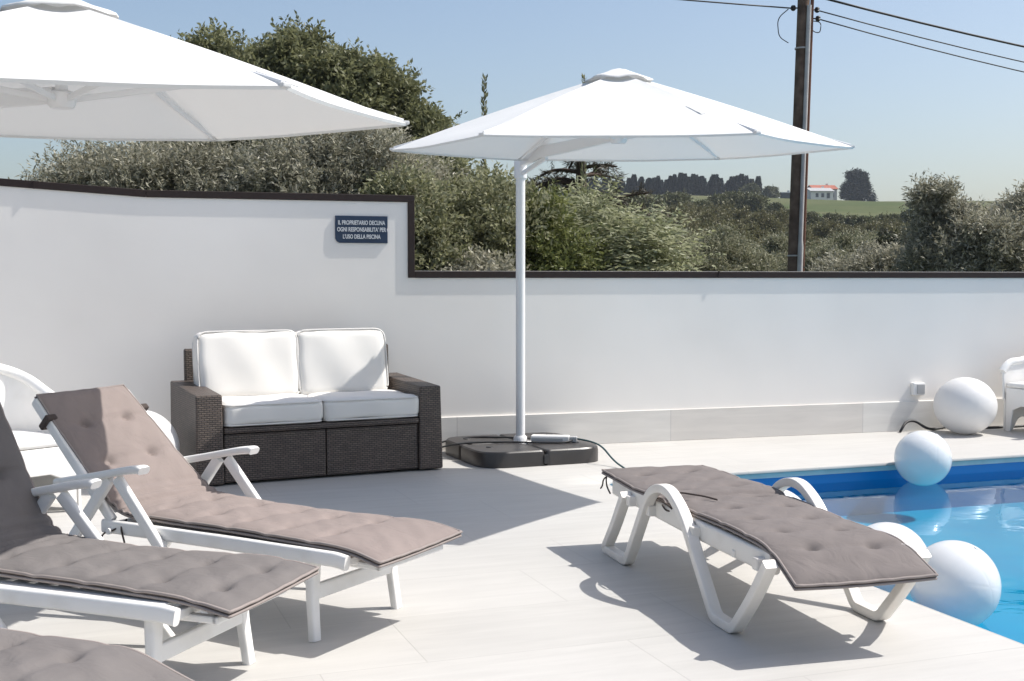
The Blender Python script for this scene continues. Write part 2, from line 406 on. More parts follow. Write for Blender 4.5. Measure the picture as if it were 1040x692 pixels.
b.add(vs, [(r * n + i, r * n + (i + 1) % n, (r + 1) * n + (i + 1) % n, (r + 1) * n + i) for r in range(3) for i in range(n)])
tag(b.build('pool_rim', M['strip'], smooth=50), kind='structure')
b = MB()
lo = pool_loop(.028)
vs = [p + V(0, 0, -.045) for p in lo] + [p + V(0, 0, -1.30) for p in lo]
b.add(vs, [(i, (i + 1) % n, n + (i + 1) % n, n + i) for i in range(n)])
tag(b.build('pool_basin', M['liner'], smooth=50), kind='structure')
b = MB(); b.add([p + V(0, 0, -.39) for p in pool_loop(.03)], [tuple(range(n))]); tag(b.build('pool_floor', M['liner_floor'], smooth=0), kind='structure')
b = MB(); lo = pool_loop(.026); lo = lo[::-1] if (lo[1] - lo[0]).cross(lo[len(lo) // 2] - lo[0]).z < 0 else lo; b.add([p + V(0, 0, -.13) for p in lo], [tuple(range(n))])
tag(b.build('water', M['water'], smooth=0, recalc=False), kind='structure')

# white boundary wall with its bronze capping
sK, sB, sL, sR = wall_s(421), wall_s(150), wall_s(-330), 13.0
zh, zl = 2.055, 1.452
zhL = 2.055 + (wall_s(150) - sL) * .062
front = [(sL, -.3), (sR, -.3), (sR, zl + .010), (sK, zl + .010), (sK, zh), (sB, zh), (sL, zhL)]
b = MB(); m_ = len(front)
vs = [wp(s, z, 0) for s, z in front] + [wp(s, z, -.22) for s, z in front]
b.add(vs, [tuple(range(m_)), tuple(range(m_, 2 * m_))[::-1]] + [(i, (i + 1) % m_, m_ + (i + 1) % m_, m_ + i) for i in range(m_)])
wall = b.build('boundary_wall', M['plaster'], smooth=0)
tag(wall, 'white plastered garden wall stepping down with dark capping', 'wall')
b = MB()
path = [(sL, zhL - .018), (sB, zh - .018), (sK - .026, zh - .018), (sK - .026, zl - .020), (sR, zl - .020)]
prof = [(-.026, -.026), (-.026, .026), (.016, .026), (.016, -.026)]
P = [wp(s, z, 0) for s, z in path]
for i in range(len(P) - 1):
    a, c = P[i].copy(), P[i + 1].copy(); t = (c - a).normalized()
    if i in (1,): c += t * .0265
    if i in (2,): a += t * .0275; c += t * .0265
    if i in (3,): a += t * .0275
    b.sweep([a, c], [(-.235, -.0275), (-.235, .0275), (.014, .0275), (.014, -.0275)] if i < 3 else [(-.05, -.0275), (-.05, .0275), (.014, .0275), (.014, -.0275)], WN)
b.build('capping', M['bronze'], wall, smooth=0, bevel=.003, seg=1)
for s in (wall_s(37), wall_s(729)):
    z = (zhL + (zh - zhL) * (s - sL) / (sB - sL) if s < sK else zl) - .019
    b = MB(); b.box(wp(s, z, .016), (.012, .008, .058), WALL_A); b.build('capping_joint', M['bronze'], wall, smooth=0)
b = MB(); b.box(wp((sL + sR) / 2, .136, .008), (sR - sL, .022, .272), 0, Matrix.Rotation(WALL_A, 3, 'Z'))
sk_ = b.build('skirting', M['skirting'], wall, smooth=0, bevel=.004)
def skirt_fix():                            # tile joints run along the wall: remap the texture to wall distance / height
    nt = M['skirting'].node_tree
    mp = [n for n in nt.nodes if n.type == 'MAPPING'][0]
    cx = nd(nt, 'ShaderNodeVectorRotate', rotation_type='Z_AXIS'); cx.inputs['Angle'].default_value = -WALL_A
    tc = [n for n in nt.nodes if n.type == 'TEX_COORD'][0]
    nt.links.new(tc.outputs['Object'], cx.inputs['Vector'])
    sp = nd(nt, 'ShaderNodeSeparateXYZ'); cb = nd(nt, 'ShaderNodeCombineXYZ'); ad = nd(nt, 'ShaderNodeMath', operation='ADD')
    ad.inputs[1].default_value = -(Matrix.Rotation(-WALL_A, 3, 'Z') @ wp(wall_s(681))).x + 1.9 * 4
    nt.links.new(cx.outputs[0], sp.inputs[0]); nt.links.new(sp.outputs['X'], ad.inputs[0]); nt.links.new(ad.outputs[0], cb.inputs['X'])
    a2 = nd(nt, 'ShaderNodeMath', operation='ADD'); a2.inputs[1].default_value = .3; nt.links.new(sp.outputs['Z'], a2.inputs[0]); nt.links.new(a2.outputs[0], cb.inputs['Y'])
    nt.links.new(cb.outputs[0], mp.inputs['Vector'])
    for n in nt.nodes:
        if n.type == 'TEX_BRICK': n.offset = 0
skirt_fix()

# sign
sg = thing('wall_sign', 'small navy wall sign with three lines of pale Italian lettering', 'sign', tuple(wp(wall_s(367.5), 1.787, .006)), WALL_A)
w_, h_ = .418, .214
b = MB(); pr = [(-w_ / 2, h_ / 2), (-w_ / 2, -h_ / 2 + .03), (-w_ / 2 + .025, -h_ / 2), (w_ / 2, -h_ / 2), (w_ / 2, h_ / 2)]
pr = [(-w_ / 2, h_ / 2), (-w_ / 2, -h_ / 2 + .035), (-w_ / 2 + .012, -h_ / 2 + .012), (-w_ / 2 + .035, -h_ / 2), (w_ / 2, -h_ / 2), (w_ / 2, -.02), (w_ / 2 - .006, 0), (w_ / 2, .02), (w_ / 2, h_ / 2)]
k = len(pr)
b.add([(x, -.006, z) for x, z in pr] + [(x, .006, z) for x, z in pr], [tuple(range(k)), tuple(range(k, 2 * k))[::-1]] + [(i, (i + 1) % k, k + (i + 1) % k, k + i) for i in range(k)])
b.build('plate', M['sign_navy'], sg, smooth=0, bevel=.002, seg=1)
for txt, z, wd in (("IL PROPRIETARIO DECLINA", .052, .375), ("OGNI RESPONSABILITA' PER", -.002, .39), ("L'USO DELLA PISCINA", -.058, .30)):
    c = bpy.data.curves.new('lettering', 'FONT'); c.body = txt; c.size = .046; c.align_x = 'CENTER'; c.align_y = 'CENTER'; c.extrude = .0012; c.offset = .0012
    o = bpy.data.objects.new('lettering', c); COL.objects.link(o); c.materials.append(M['sign_letters'])
    bpy.context.view_layer.update()
    if o.dimensions.x > 0: o.scale = (wd / o.dimensions.x, 1.0, 1)
    wd = o.scale.x; m2 = bpy.data.meshes.new_from_object(o); bpy.data.objects.remove(o); o = bpy.data.objects.new('lettering', m2); COL.objects.link(o); o.scale = (wd, 1, 1)
    o.parent = sg; o.location = (0, -.0078, z); o.rotation_euler = (rad(90), 0, 0)

# wall socket
st = thing('wall_socket', 'white weatherproof socket box low on the wall above the skirting', 'socket', tuple(wp(wall_s(932), .385, 0)), WALL_A)
b = MB(); b.box((0, -.025, 0), (.125, .05, .115)); b.build('housing', M['plastic'], st, smooth=0, bevel=.008)
b = MB(); b.box((.012, -.054, .0), (.082, .008, .085)); b.build('flap', M['grey_plastic'], st, smooth=0, bevel=.003)

# ------------------------------------------------------------------ pads
def pad_mesh(path, W, T, tufts, ytuft=(-.13, .13), seed=0, n=170, m=46, wav=.0035, creases=(), taper=(0, 1)):
    """quilted pad lying on path [(x,z)]; returns top+band mesh data and the piping loops"""
    P = fillet([V(x, 0, z) for x, z in path], .10, 10)
    P, Ltot = resample(P, n); rnd = random.Random(seed)
    ph = [rnd.uniform(0, 6.28) for _ in range(8)]
    top = []; bot = []
    for i in range(n):
        s = Ltot * i / (n - 1)
        t = (P[min(i + 1, n - 1)] - P[max(i - 1, 0)]).normalized(); nn = V(-t.z, 0, t.x)
        if nn.z < 0 and abs(nn.z) > .2: nn = -nn
        tq = max(0, min(1, 1 - s / taper[1])); tq = tq * tq * (3 - 2 * tq)
        hwn = 1 - taper[0] * tq + .012 * math.sin(s * 5 + ph[0]) + .006 * math.sin(s * 13 + ph[1])
        for j in range(m):
            v = -1 + 2 * j / (m - 1); y = v * W / 2 * hwn
            y += .012 * math.sin(s * 2.3 + ph[2])
            e = (1 - abs(v) ** 5) ; es = min(1, min(s, Ltot - s) / .05); es = math.sin(es * math.pi / 2) ** .6 if es > 0 else 0
            h = T * (.48 + .52 * (max(e, 0) ** .6) * es)
            for k, st in enumerate(tufts):
                ds = s - st
                if abs(ds) < .16:
                    for yt in ytuft:
                        yy = yt + .012 * math.sin(k * 2.1 + ph[3]); ky = v * W / 2 - yy
                        r2 = ds * ds / (.016 ** 2) + ky * ky / (.018 ** 2)
                        h -= T * .55 * math.exp(-r2 / 2) + T * .20 * math.exp(-r2 / 14)
                        h -= T * .22 * math.exp(-ds * ds / (2 * .009 ** 2)) * math.exp(-ky * ky / (2 * .075 ** 2))
                        h -= T * .20 * math.exp(-(ds * .8 + ky * .6) ** 2 / (2 * .010 ** 2)) * math.exp(-r2 / 12)
                    h -= T * .10 * math.exp(-ds * ds / (2 * .02 ** 2))
            for sc, dep, wd in creases: h -= dep * math.exp(-((s - sc - .02 * v) / wd) ** 2)
            h += wav * (math.sin(s * 21 + v * 3 + ph[4]) * math.sin(v * 5.3 + s * 4 + ph[5])) * es * max(e, 0)
            h += wav * .6 * math.sin(s * 47 + v * 7 + ph[6]) * math.sin(v * 9 + ph[7]) * max(e, 0)
            sag = .010 * math.sin(s * 3.1 + v * 1.2 + ph[1])
            top.append(P[i] + nn * (h + sag) + V(0, y, 0)); 
            bot.append(P[i] + nn * sag + V(0, y, 0))
    b = MB(); N = n * m
    fs = []
    for i in range(n - 1):
        for j in range(m - 1):
            q = (i * m + j, i * m + j + 1, (i + 1) * m + j + 1, (i + 1) * m + j)
            fs.append(q); fs.append(tuple(N + a for a in q[::-1]))
    b.add(top + bot, fs)
    per = [(0, j) for j in range(m)] + [(i, m - 1) for i in range(1, n)] + [(n - 1, j) for j in range(m - 2, -1, -1)] + [(i, 0) for i in range(n - 2, 0, -1)]
    lt = [top[i * m + j] for i, j in per]; lb = [bot[i * m + j] for i, j in per]
    band = MB(); K = len(per)
    band.add(lt + lb, [(a, (a + 1) % K, K + (a + 1) % K, K + a) for a in range(K)])
    return b, band, lt, lb, P, Ltot
def make_pad(name, label, path, W, T, tufts, loc, rz, seed, group='padded loungers pads', yoff=0.0, straps=(), creases=(), ties=(), cloth='taupe', taper=(0, 1)):
    r = thing(name, label, 'cushion', loc, rz, group)
    b, band, lt, lb, P, L = pad_mesh(path, W, T, tufts, seed=seed, creases=creases, taper=taper)
    def off(m): m.v = [(x, y + yoff, z) for x, y, z in m.v]; return m
    c = off(b).build('padding', M[cloth], r, smooth=180, recalc=False)
    off(band).build('edge_band', M['dark_band'], r, smooth=180, recalc=False)
    for l in (lt, lb):
        t = MB()
        q = [p for k, p in enumerate(l)]
        t.tube_ring = None
        ring(t, q, .0055); off(t).build('piping', M['piping'], r, smooth=180)
    for x, y, z, ang in straps:
        t = MB(); pts = fillet([V(x, y + dy, z + dz) for dy, dz in ((-.03, -.02), (.03, -.02), (.03, .02), (-.03, .02))], .01, 3, True)
        t.box((x, y, z), (.030, .055, .075), 0, Matrix.Rotation(ang, 3, 'Y')); t.build('strap', M['dark_band'], r, smooth=0, bevel=.006)
    for pts in ties:
        t = MB(); t.tube(fillet([V(*p) for p in pts], .03, 5), .0042, 6); t.build('tie_string', M['dark_band'], r, smooth=180)
    return r
def ring(mb, pts, r, k=6):
    n = len(pts); vs = []
    c = sum(pts, Vector()) / n
    for i in range(n):
        t = (pts[(i + 1) % n] - pts[i - 1]).normalized()
        up = Vector((0, 0, 1)) if abs(t.z) < .95 else Vector((1, 0, 0))
        a = t.cross(up).normalized(); b_ = a.cross(t)
        for q in range(k):
            an = 2 * math.pi * q / k; vs.append(pts[i] + a * r * math.cos(an) + b_ * r * math.sin(an))
    mb.add(vs, [(i * k + q, i * k + (q + 1) % k, ((i + 1) % n) * k + (q + 1) % k, ((i + 1) % n) * k + q) for i in range(n) for q in range(k)])

# ------------------------------------------------------------------ reclining lounge chairs (three on the left)
def recliner(label, loc, rz, L, legx, back_ang, back_len, group):
    r = thing('reclining_lounger', label, 'sun lounger', loc, rz, group)
    pl = M['plastic']
    z0 = .335
    for sy in (-1, 1):
        b = MB(); b.sweep(fillet([V(-.06, sy * .295, z0 + .004), V(L * .5, sy * .295, z0 + .006), V(L - .05, sy * .295, z0 + .002), V(L, sy * .295, z0 - .006)], .1, 5), rrect(.034, .058, .012), (0, 1, 0))
        b.build('side_rail', pl, r, smooth=50)
    b = MB()
    for k in range(int((L - .02) / .095)):
        b.box((.03 + k * .095, 0, z0 + .012), (.062, .53, .014))
    b.box((L - .03, 0, z0 - .008), (.04, .55, .03)); b.box((-.03, 0, z0), (.03, .556, .034))
    for sy in (-1, 1): b.box((L * .5 - .015, sy * .238, z0 + .016), (L - .10, .084, .016))
    b.build('seat', pl, r, smooth=0, bevel=.004)
    b = MB()                                   # narrower foot extension tucked below the pad
    for sy in (-.2, .2): b.box((L + .02, sy, z0 - .03), (.15, .03, .026))
    b.box((L + .085, 0, z0 - .03), (.03, .43, .026))
    b.build('footrest', pl, r, smooth=0, bevel=.007)
    ca, sa = math.cos(back_ang), math.sin(back_ang)
    b = MB(); B = lambda u, y, off=0.0: V(-.02 - ca * u - sa * off * -1 * 0 + 0, y, z0 + .035 + sa * u)
    for sy in (-1, 1):
        b.sweep([B(-.01, sy * .290), B(back_len * .5, sy * .276), B(back_len, sy * .258), ], rrect(.030, .045, .010), (0, 1, 0))
    Rm = Matrix.Rotation(back_ang, 3, 'Y')
    for k in range(int(back_len / .10)):
        b.box(B(.06 + k * .10, 0), (.06, .50, .014), 0, Rm)
    b.box(B(back_len - .012, 0), (.034, .54, .03), 0, Rm)
    b.build('backrest', pl, r, smooth=40, bevel=.004)
    for sy in (-1, 1):
        b = MB(); p = fillet([V(-.30, sy * .330, .512), V(-.07, sy * .332, .556), V(.14, sy * .335, .600), V(.215, sy * .335, .609), V(.228, sy * .335, .603)], [.0, .15, .10, .02, 0], 6)
        b.sweep(p, rrect(.062, .034, .013), (0, 1, 0)); b.build('armrest', pl, r, smooth=50)
        for x0, x1 in ((.065, .58), (.015, -.44)):
            b = MB(); dy = .0 if x1 > 0 else -.004
            b.sweep([V(x0, sy * (.330 + dy), .556), V(x0 + (x1 - x0) * .5, sy * (.333 + dy), .278), V(x1, sy * (.337 + dy), 0)], rrect(.030, .052, .010), (0, 1, 0)); b.build('leg', pl, r, smooth=50)
        b = MB(); b.sweep([V(legx - .015, sy * .245, z0 - .02), V(legx - .005, sy * .262, .15), V(legx + .012, sy * .272, 0)], rrect(.048, .036, .010), (0, 1, 0), scale=[1.25, 1.0, .95]); b.build('leg', pl, r, smooth=50)
    b = MB(); b.box((legx - .005, 0, .185), (.026, .50, .062)); b.build('crossbar', pl, r, smooth=0, bevel=.008)
    b = MB(); b.tube([(0.0, -.33, z0 - .01), (0.0, .33, z0 - .01)], .014, 10); b.build('hinge_rod', pl, r, smooth=50)
    return r
G1 = 'reclining loungers standing in a row on the left'; GP = 'quilted taupe lounger pads'
def rec_pad(label, loc, rz, L, ba, bl, seed, yoff=0.0, over=.14, dz=-.032, straps=True, width=.565, cloth='taupe_grey'):
    z0 = .335 + .036
    ca, sa = math.cos(ba), math.sin(ba)
    path = [(-.005 - ca * bl - .0, z0 + .012 + sa * bl), (-.02 - ca * .12, z0 + .020 + sa * .12), (.03, z0 + .012), (.35, z0), (L - .08, z0 + .002), (L + .015, z0 - .004), (L + over, z0 + dz)]
    tf = [bl * .28, bl * .60, bl + .16, bl + .40, bl + .62, bl + .83, bl + 1.05, bl + 1.27]
    tf = [t for t in tf if t < bl + L + over - .12]
    st = []
    u = bl * .80
    if straps: st = [(-.02 - ca * u, sy * .268, .37 + sa * u, ba - rad(90) * 0) for sy in (-1, 1)]
    ties = [[(.05, sy * .27 + yoff, z0 + .0), (.06, sy * .315 + yoff, z0 - .02), (.10, sy * .325, z0 - .10), (.085, sy * .32, z0 - .15)] for sy in (-1, 1)] + [[(.05, sy * .27 + yoff, z0 + .0), (.03, sy * .318, z0 - .04), (-.03, sy * .325, z0 - .055), (-.06, sy * .32, z0 - .09)] for sy in (-1, 1)]
    return make_pad('lounger_cushion', label, path, width, .034, tf, loc, rz, seed, GP, yoff, st, creases=((bl + .015, .017, .014), (bl + .055, .012, .010), (bl - .045, .012, .013), (bl + .095, .007, .009), (bl - .10, .007, .012)), ties=ties, cloth=cloth, taper=(.13, bl * 1.2))
A_ = ((-1.555, 5.39, 0), rad(-30)); B_ = ((-1.936, 4.413, 0), rad(-20)); C_ = ((-2.22, 3.38, 0), rad(-18))
recliner('white reclining lounger nearest the wicker sofa, its low tilted backrest half sunlit', *A_, 1.25, 1.06, rad(43), .70, G1)
recliner('white reclining lounger with steep shaded backrest, second from the wicker sofa', *B_, 1.04, .93, rad(66), .70, G1)
recliner('white reclining lounger hidden under its pad in the bottom left corner', *C_, 1.12, .95, rad(55), .70, G1)
rec_pad('taupe pad with backrest split between shade and sun, nearest the sofa', *A_, 1.25, rad(43), .715, 1, cloth='taupe_pink')
rec_pad('taupe pad whose dark shaded back meets a sunlit seat, on the second lounger', *B_, 1.04, rad(66), .70, 2, yoff=.05, over=.16, dz=-.03)
rec_pad('taupe pad cut off in the bottom left corner of the view', *C_, 1.13, rad(55), .70, 3, over=.24, dz=-.09)

# ------------------------------------------------------------------ flat sun lounger by the pool
SL = ((.792, 6.254, 0), math.atan2(-.964, .265))
r = thing('sun_lounger', 'cream plastic sun lounger with looped arms lying flat by the pool edge', 'sun lounger', *SL)
cp = M['cream_plastic']
for sy in (-1, 1):
    y = sy * .325
    def F(pts, ya=None): return [V(s, y if ya is None else ya, z) for s, z in pts]
    b = MB()
    b.sweep(fillet(F([(.30, .345), (.155, .16), (.022, .021), (.335, .021), (.47, .20), (.62, .405), (.74, .455), (.86, .455), (1.0, .385), (1.10, .28), (1.335, .021), (1.515, .021), (1.68, .19), (1.80, .345)]),
                   [0, .2, .03, .03, .1, .13, .09, .09, .12, .1, .03, .03, .1, 0], 6), rrect(.052, .040, .006), (0, 1, 0))
    b.build('leg_frame', cp, r, smooth=50)
    b = MB(); b.sweep(fillet([V(.02, sy * .272, .335), V(1.0, sy * .272, .320), V(1.62, sy * .272, .322), V(1.735, sy * .272, .328)], .2, 6), rrect(.042, .085, .014), (0, 1, 0)); b.build('side_rail', cp, r, smooth=50)
    for s in (.33, .585, 1.08, 1.68):
        b = MB(); b.box((s, sy * .305, .318), (.045, .05, .05)); b.build('bracket', cp, r, smooth=0, bevel=.006)
b = MB()
for k in range(17): b.box((.07 + k * .096, 0, .338), (.064, .51, .016))
b.box((.02, 0, .338), (.04, .545, .05)); b.box((1.70, 0, .330), (.05, .53, .04))
b.build('slatted_bed', cp, r, smooth=0, bevel=.005)
for s in (.17, 1.43):
    b = MB(); b.box((s, 0, .05), (.03, .62, .03)) if s < 0 else b.box((s, 0, .30), (.03, .60, .03)); b.build('crossbar', cp, r, smooth=0, bevel=.005)
tuf = [.20, .44, .68, .92, 1.16, 1.40, 1.64, 1.86]
path = [(-.13, .385), (.10, .385), (.30, .372), (.62, .378), (.80, .366), (1.3, .368), (1.64, .374), (1.75, .358), (1.935, .285)]
make_pad('lounger_cushion', 'sunlit taupe pad with button tufts on the poolside lounger', path, .575, .034, tuf, SL[0], SL[1], 5, GP, .0,
         creases=((.86, .016, .018), (.90, .006, .015)),
         ties=[[(-.10, -.27, .385), (-.06, -.30, .37), (-.02, -.31, .33), (.02, -.305, .30)], [(-.10, -.26, .38), (-.13, -.29, .35), (-.11, -.30, .32), (-.14, -.30, .30)],
               [(.62, -.275, .37), (.66, -.302, .385), (.76, -.304, .378), (.80, -.28, .352), (.74, -.300, .345), (.70, -.30, .365)],
               [(.66, -.28, .415), (.74, -.22, .424), (.84, -.15, .421), (.90, -.12, .415)]])

# ------------------------------------------------------------------ sofa
SA = rad(26.5); SO = (-2.1, 8.02, 0)
def rbox(w, d, h, r=.04, bulge=(0, 0, 0), n=22, wob=.004, seed=0):
    """rounded box centred at origin, optionally bulging faces"""
    rnd = random.Random(seed); ph = [rnd.uniform(0, 6.28) for _ in range(6)]
    bm = bmesh.new(); bmesh.ops.create_cube(bm, size=2.0); bmesh.ops.subdivide_edges(bm, edges=bm.edges, cuts=n, use_grid_fill=True)
    half = V(w / 2, d / 2, h / 2)
    for v in bm.verts:
        p = v.co.copy(); q = V(p.x * half.x, p.y * half.y, p.z * half.z)
        inn = V(*[max(-half[i] + r, min(half[i] - r, q[i])) for i in range(3)])
        dlt = q - inn
        if dlt.length > 1e-9: q = inn + dlt.normalized() * min(r, max(dlt.length, r))
        for i in range(3):
            j, k = (i + 1) % 3, (i + 2) % 3
            if abs(p[i]) > .5:
                f = max(0, 1 - p[j] ** 2) * max(0, 1 - p[k] ** 2)
                q[i] += math.copysign(bulge[i] * f ** .7, p[i]) * abs(p[i])
        q += V(math.sin(q.z * 22 + ph[0]), math.sin(q.x * 17 + q.z * 9 + ph[1]), math.sin(q.x * 13 + q.y * 19 + ph[2])) * wob
        v.co = q
    return bm
def soft(name, label, w, d, h, loc, rz, tilt=0.0, bulge=(.008, .02, .008), r=.045, seed=0, group=None, seam_plane='y'):
    bm = rbox(w, d, h, r, bulge, seed=seed); me = bpy.data.meshes.new(name); bm.to_mesh(me); bm.free(); box_uv(me)
    o = link(me, name, M['cream_cloth'], smooth=180); tag(o, label, 'cushion', group)
    o.location = loc; o.rotation_euler = (tilt, 0, rz)
    for s in (-1, 1):
        t = MB()
        if seam_plane == 'y':
            k = 0; y = s * (d / 2 - r * .25)
            pts = fillet([V(-w / 2 + .006, y, -h / 2 + .006), V(w / 2 - .006, y, -h / 2 + .006), V(w / 2 - .006, y, h / 2 - .006), V(-w / 2 + .006, y, h / 2 - .006)], r * 1.6, 6, True)
        else:
            z = s * (h / 2 - r * .25)
            pts = fillet([V(-w / 2 + .004, -d / 2 + .004, z), V(w / 2 - .004, -d / 2 + .004, z), V(w / 2 - .004, d / 2 - .004, z), V(-w / 2 + .004, d / 2 - .004, z)], r * 1.6, 6, True)
        # subdivide the straight runs so that the cord follows the bulging cloth
        P2 = []
        for i in range(len(pts)):
            a, c = pts[i], pts[(i + 1) % len(pts)]; m_ = max(1, int((c - a).length / .03))
            for q in range(m_): P2.append(a.lerp(c, q / m_))
        bl = bulge
        for p in P2:
            fx = max(0, 1 - (2 * p.x / w) ** 2); fz = max(0, 1 - (2 * p.z / h) ** 2); fy = max(0, 1 - (2 * p.y / d) ** 2)
            if seam_plane == 'y':
                if abs(p.z) > h / 2 - .02: p.z += math.copysign(bl[2] * (fx * .4) ** .7, p.z)
                if abs(p.x) > w / 2 - .02: p.x += math.copysign(bl[0] * (fz * .4) ** .7, p.x)
            else:
                if abs(p.y) > d / 2 - .02: p.y += math.copysign(bl[1] * (fx * .4) ** .7, p.y)
                if abs(p.x) > w / 2 - .02: p.x += math.copysign(bl[0] * (fy * .4) ** .7, p.x)
        ring(t, P2, .0065); t.build('piping', M['seam'], o, smooth=180)
    return o
sf = thing('wicker_sofa', 'dark brown wicker two-seat sofa with white cushions against the wall', 'sofa', SO, SA)
Wd, Dp = 1.785, .90; wk = M['wicker']
def hexa(b, lo, hi):                         # box between two quads (bottom, top), each (x0,x1,y0,y1,z front, z back)
    x0, x1, y0, y1, zf, zb = lo; X0, X1, Y0, Y1, ZF, ZB = hi
    vs = [(x0, y0, zf), (x1, y0, zf), (x1, y1, zb), (x0, y1, zb), (X0, Y0, ZF), (X1, Y0, ZF), (X1, Y1, ZB), (X0, Y1, ZB)]
    b.add(vs, [(3, 2, 1, 0), (4, 5, 6, 7), (0, 1, 5, 4), (1, 2, 6, 5), (2, 3, 7, 6), (3, 0, 4, 7)])
b = MB(); hexa(b, (0, .185, 0, Dp, .012, .012), (.0, .178, .015, Dp - .01, .618, .655)); b.build('armrest', wk, sf, smooth=0, bevel=.012)
b = MB(); hexa(b, (Wd - .185, Wd, 0, Dp, .012, .012), (Wd - .178, Wd - .012, .015, Dp - .01, .618, .655)); b.build('armrest', wk, sf, smooth=0, bevel=.012)
mid = Wd / 2 + .012
b = MB(); hexa(b, (.190, mid - .004, .022, Dp - .08, .02, .02), (.190, mid - .004, .028, Dp - .08, .345, .345)); b.build('front_panel', wk, sf, smooth=0, bevel=.006)
b = MB(); hexa(b, (mid + .004, Wd - .190, .022, Dp - .08, .02, .02), (mid + .004, Wd - .190, .028, Dp - .08, .345, .345)); b.build('front_panel', wk, sf, smooth=0, bevel=.006)
b = MB(); hexa(b, (.188, Wd - .188, .008, Dp - .08, .352, .352), (.188, Wd - .188, .008, Dp - .08, .392, .392)); b.build('seat_frame', wk, sf, smooth=0, bevel=.01)
b = MB(); hexa(b, (.10, Wd - .10, Dp - .075, Dp - .02, .02, .02), (.10, Wd - .10, Dp - .045, Dp + .005, .885, .885)); b.build('backrest', wk, sf, smooth=0, bevel=.012)
RS = Matrix.Rotation(SA, 3, 'Z')
def sp(x, y, z): return tuple(Vector(SO) + RS @ V(x, y, z))
cw = (Wd - .37) / 2
soft('seat_cushion', 'white seat cushion on the shadier right side of the wicker sofa', cw + .015, .66, .155, sp(.187 + cw * 1.5 + .004, .345, .474), SA, 0, (.004, .012, .012), .04, 3, 'white sofa cushions', 'z')
soft('seat_cushion', 'white seat cushion on the left side of the sofa, partly sunlit', cw - .015, .66, .155, sp(.187 + cw * .5 - .003, .34, .474), SA, 0, (.003, .012, .012), .04, 4, 'white sofa cushions', 'z')
soft('back_cushion', 'upright white back cushion on the left side of the sofa', cw + .03, .17, .50, sp(.19 + cw * .5 - .05, .60, .765), SA, rad(-11), (.006, .028, .004), .05, 5, 'white sofa cushions')
soft('back_cushion', 'upright white back cushion crossed by a diagonal umbrella shadow', cw - .01, .17, .50, sp(.187 + cw * 1.5 - .05, .60, .765), SA, rad(-11), (.006, .028, .004), .05, 6, 'white sofa cushions')

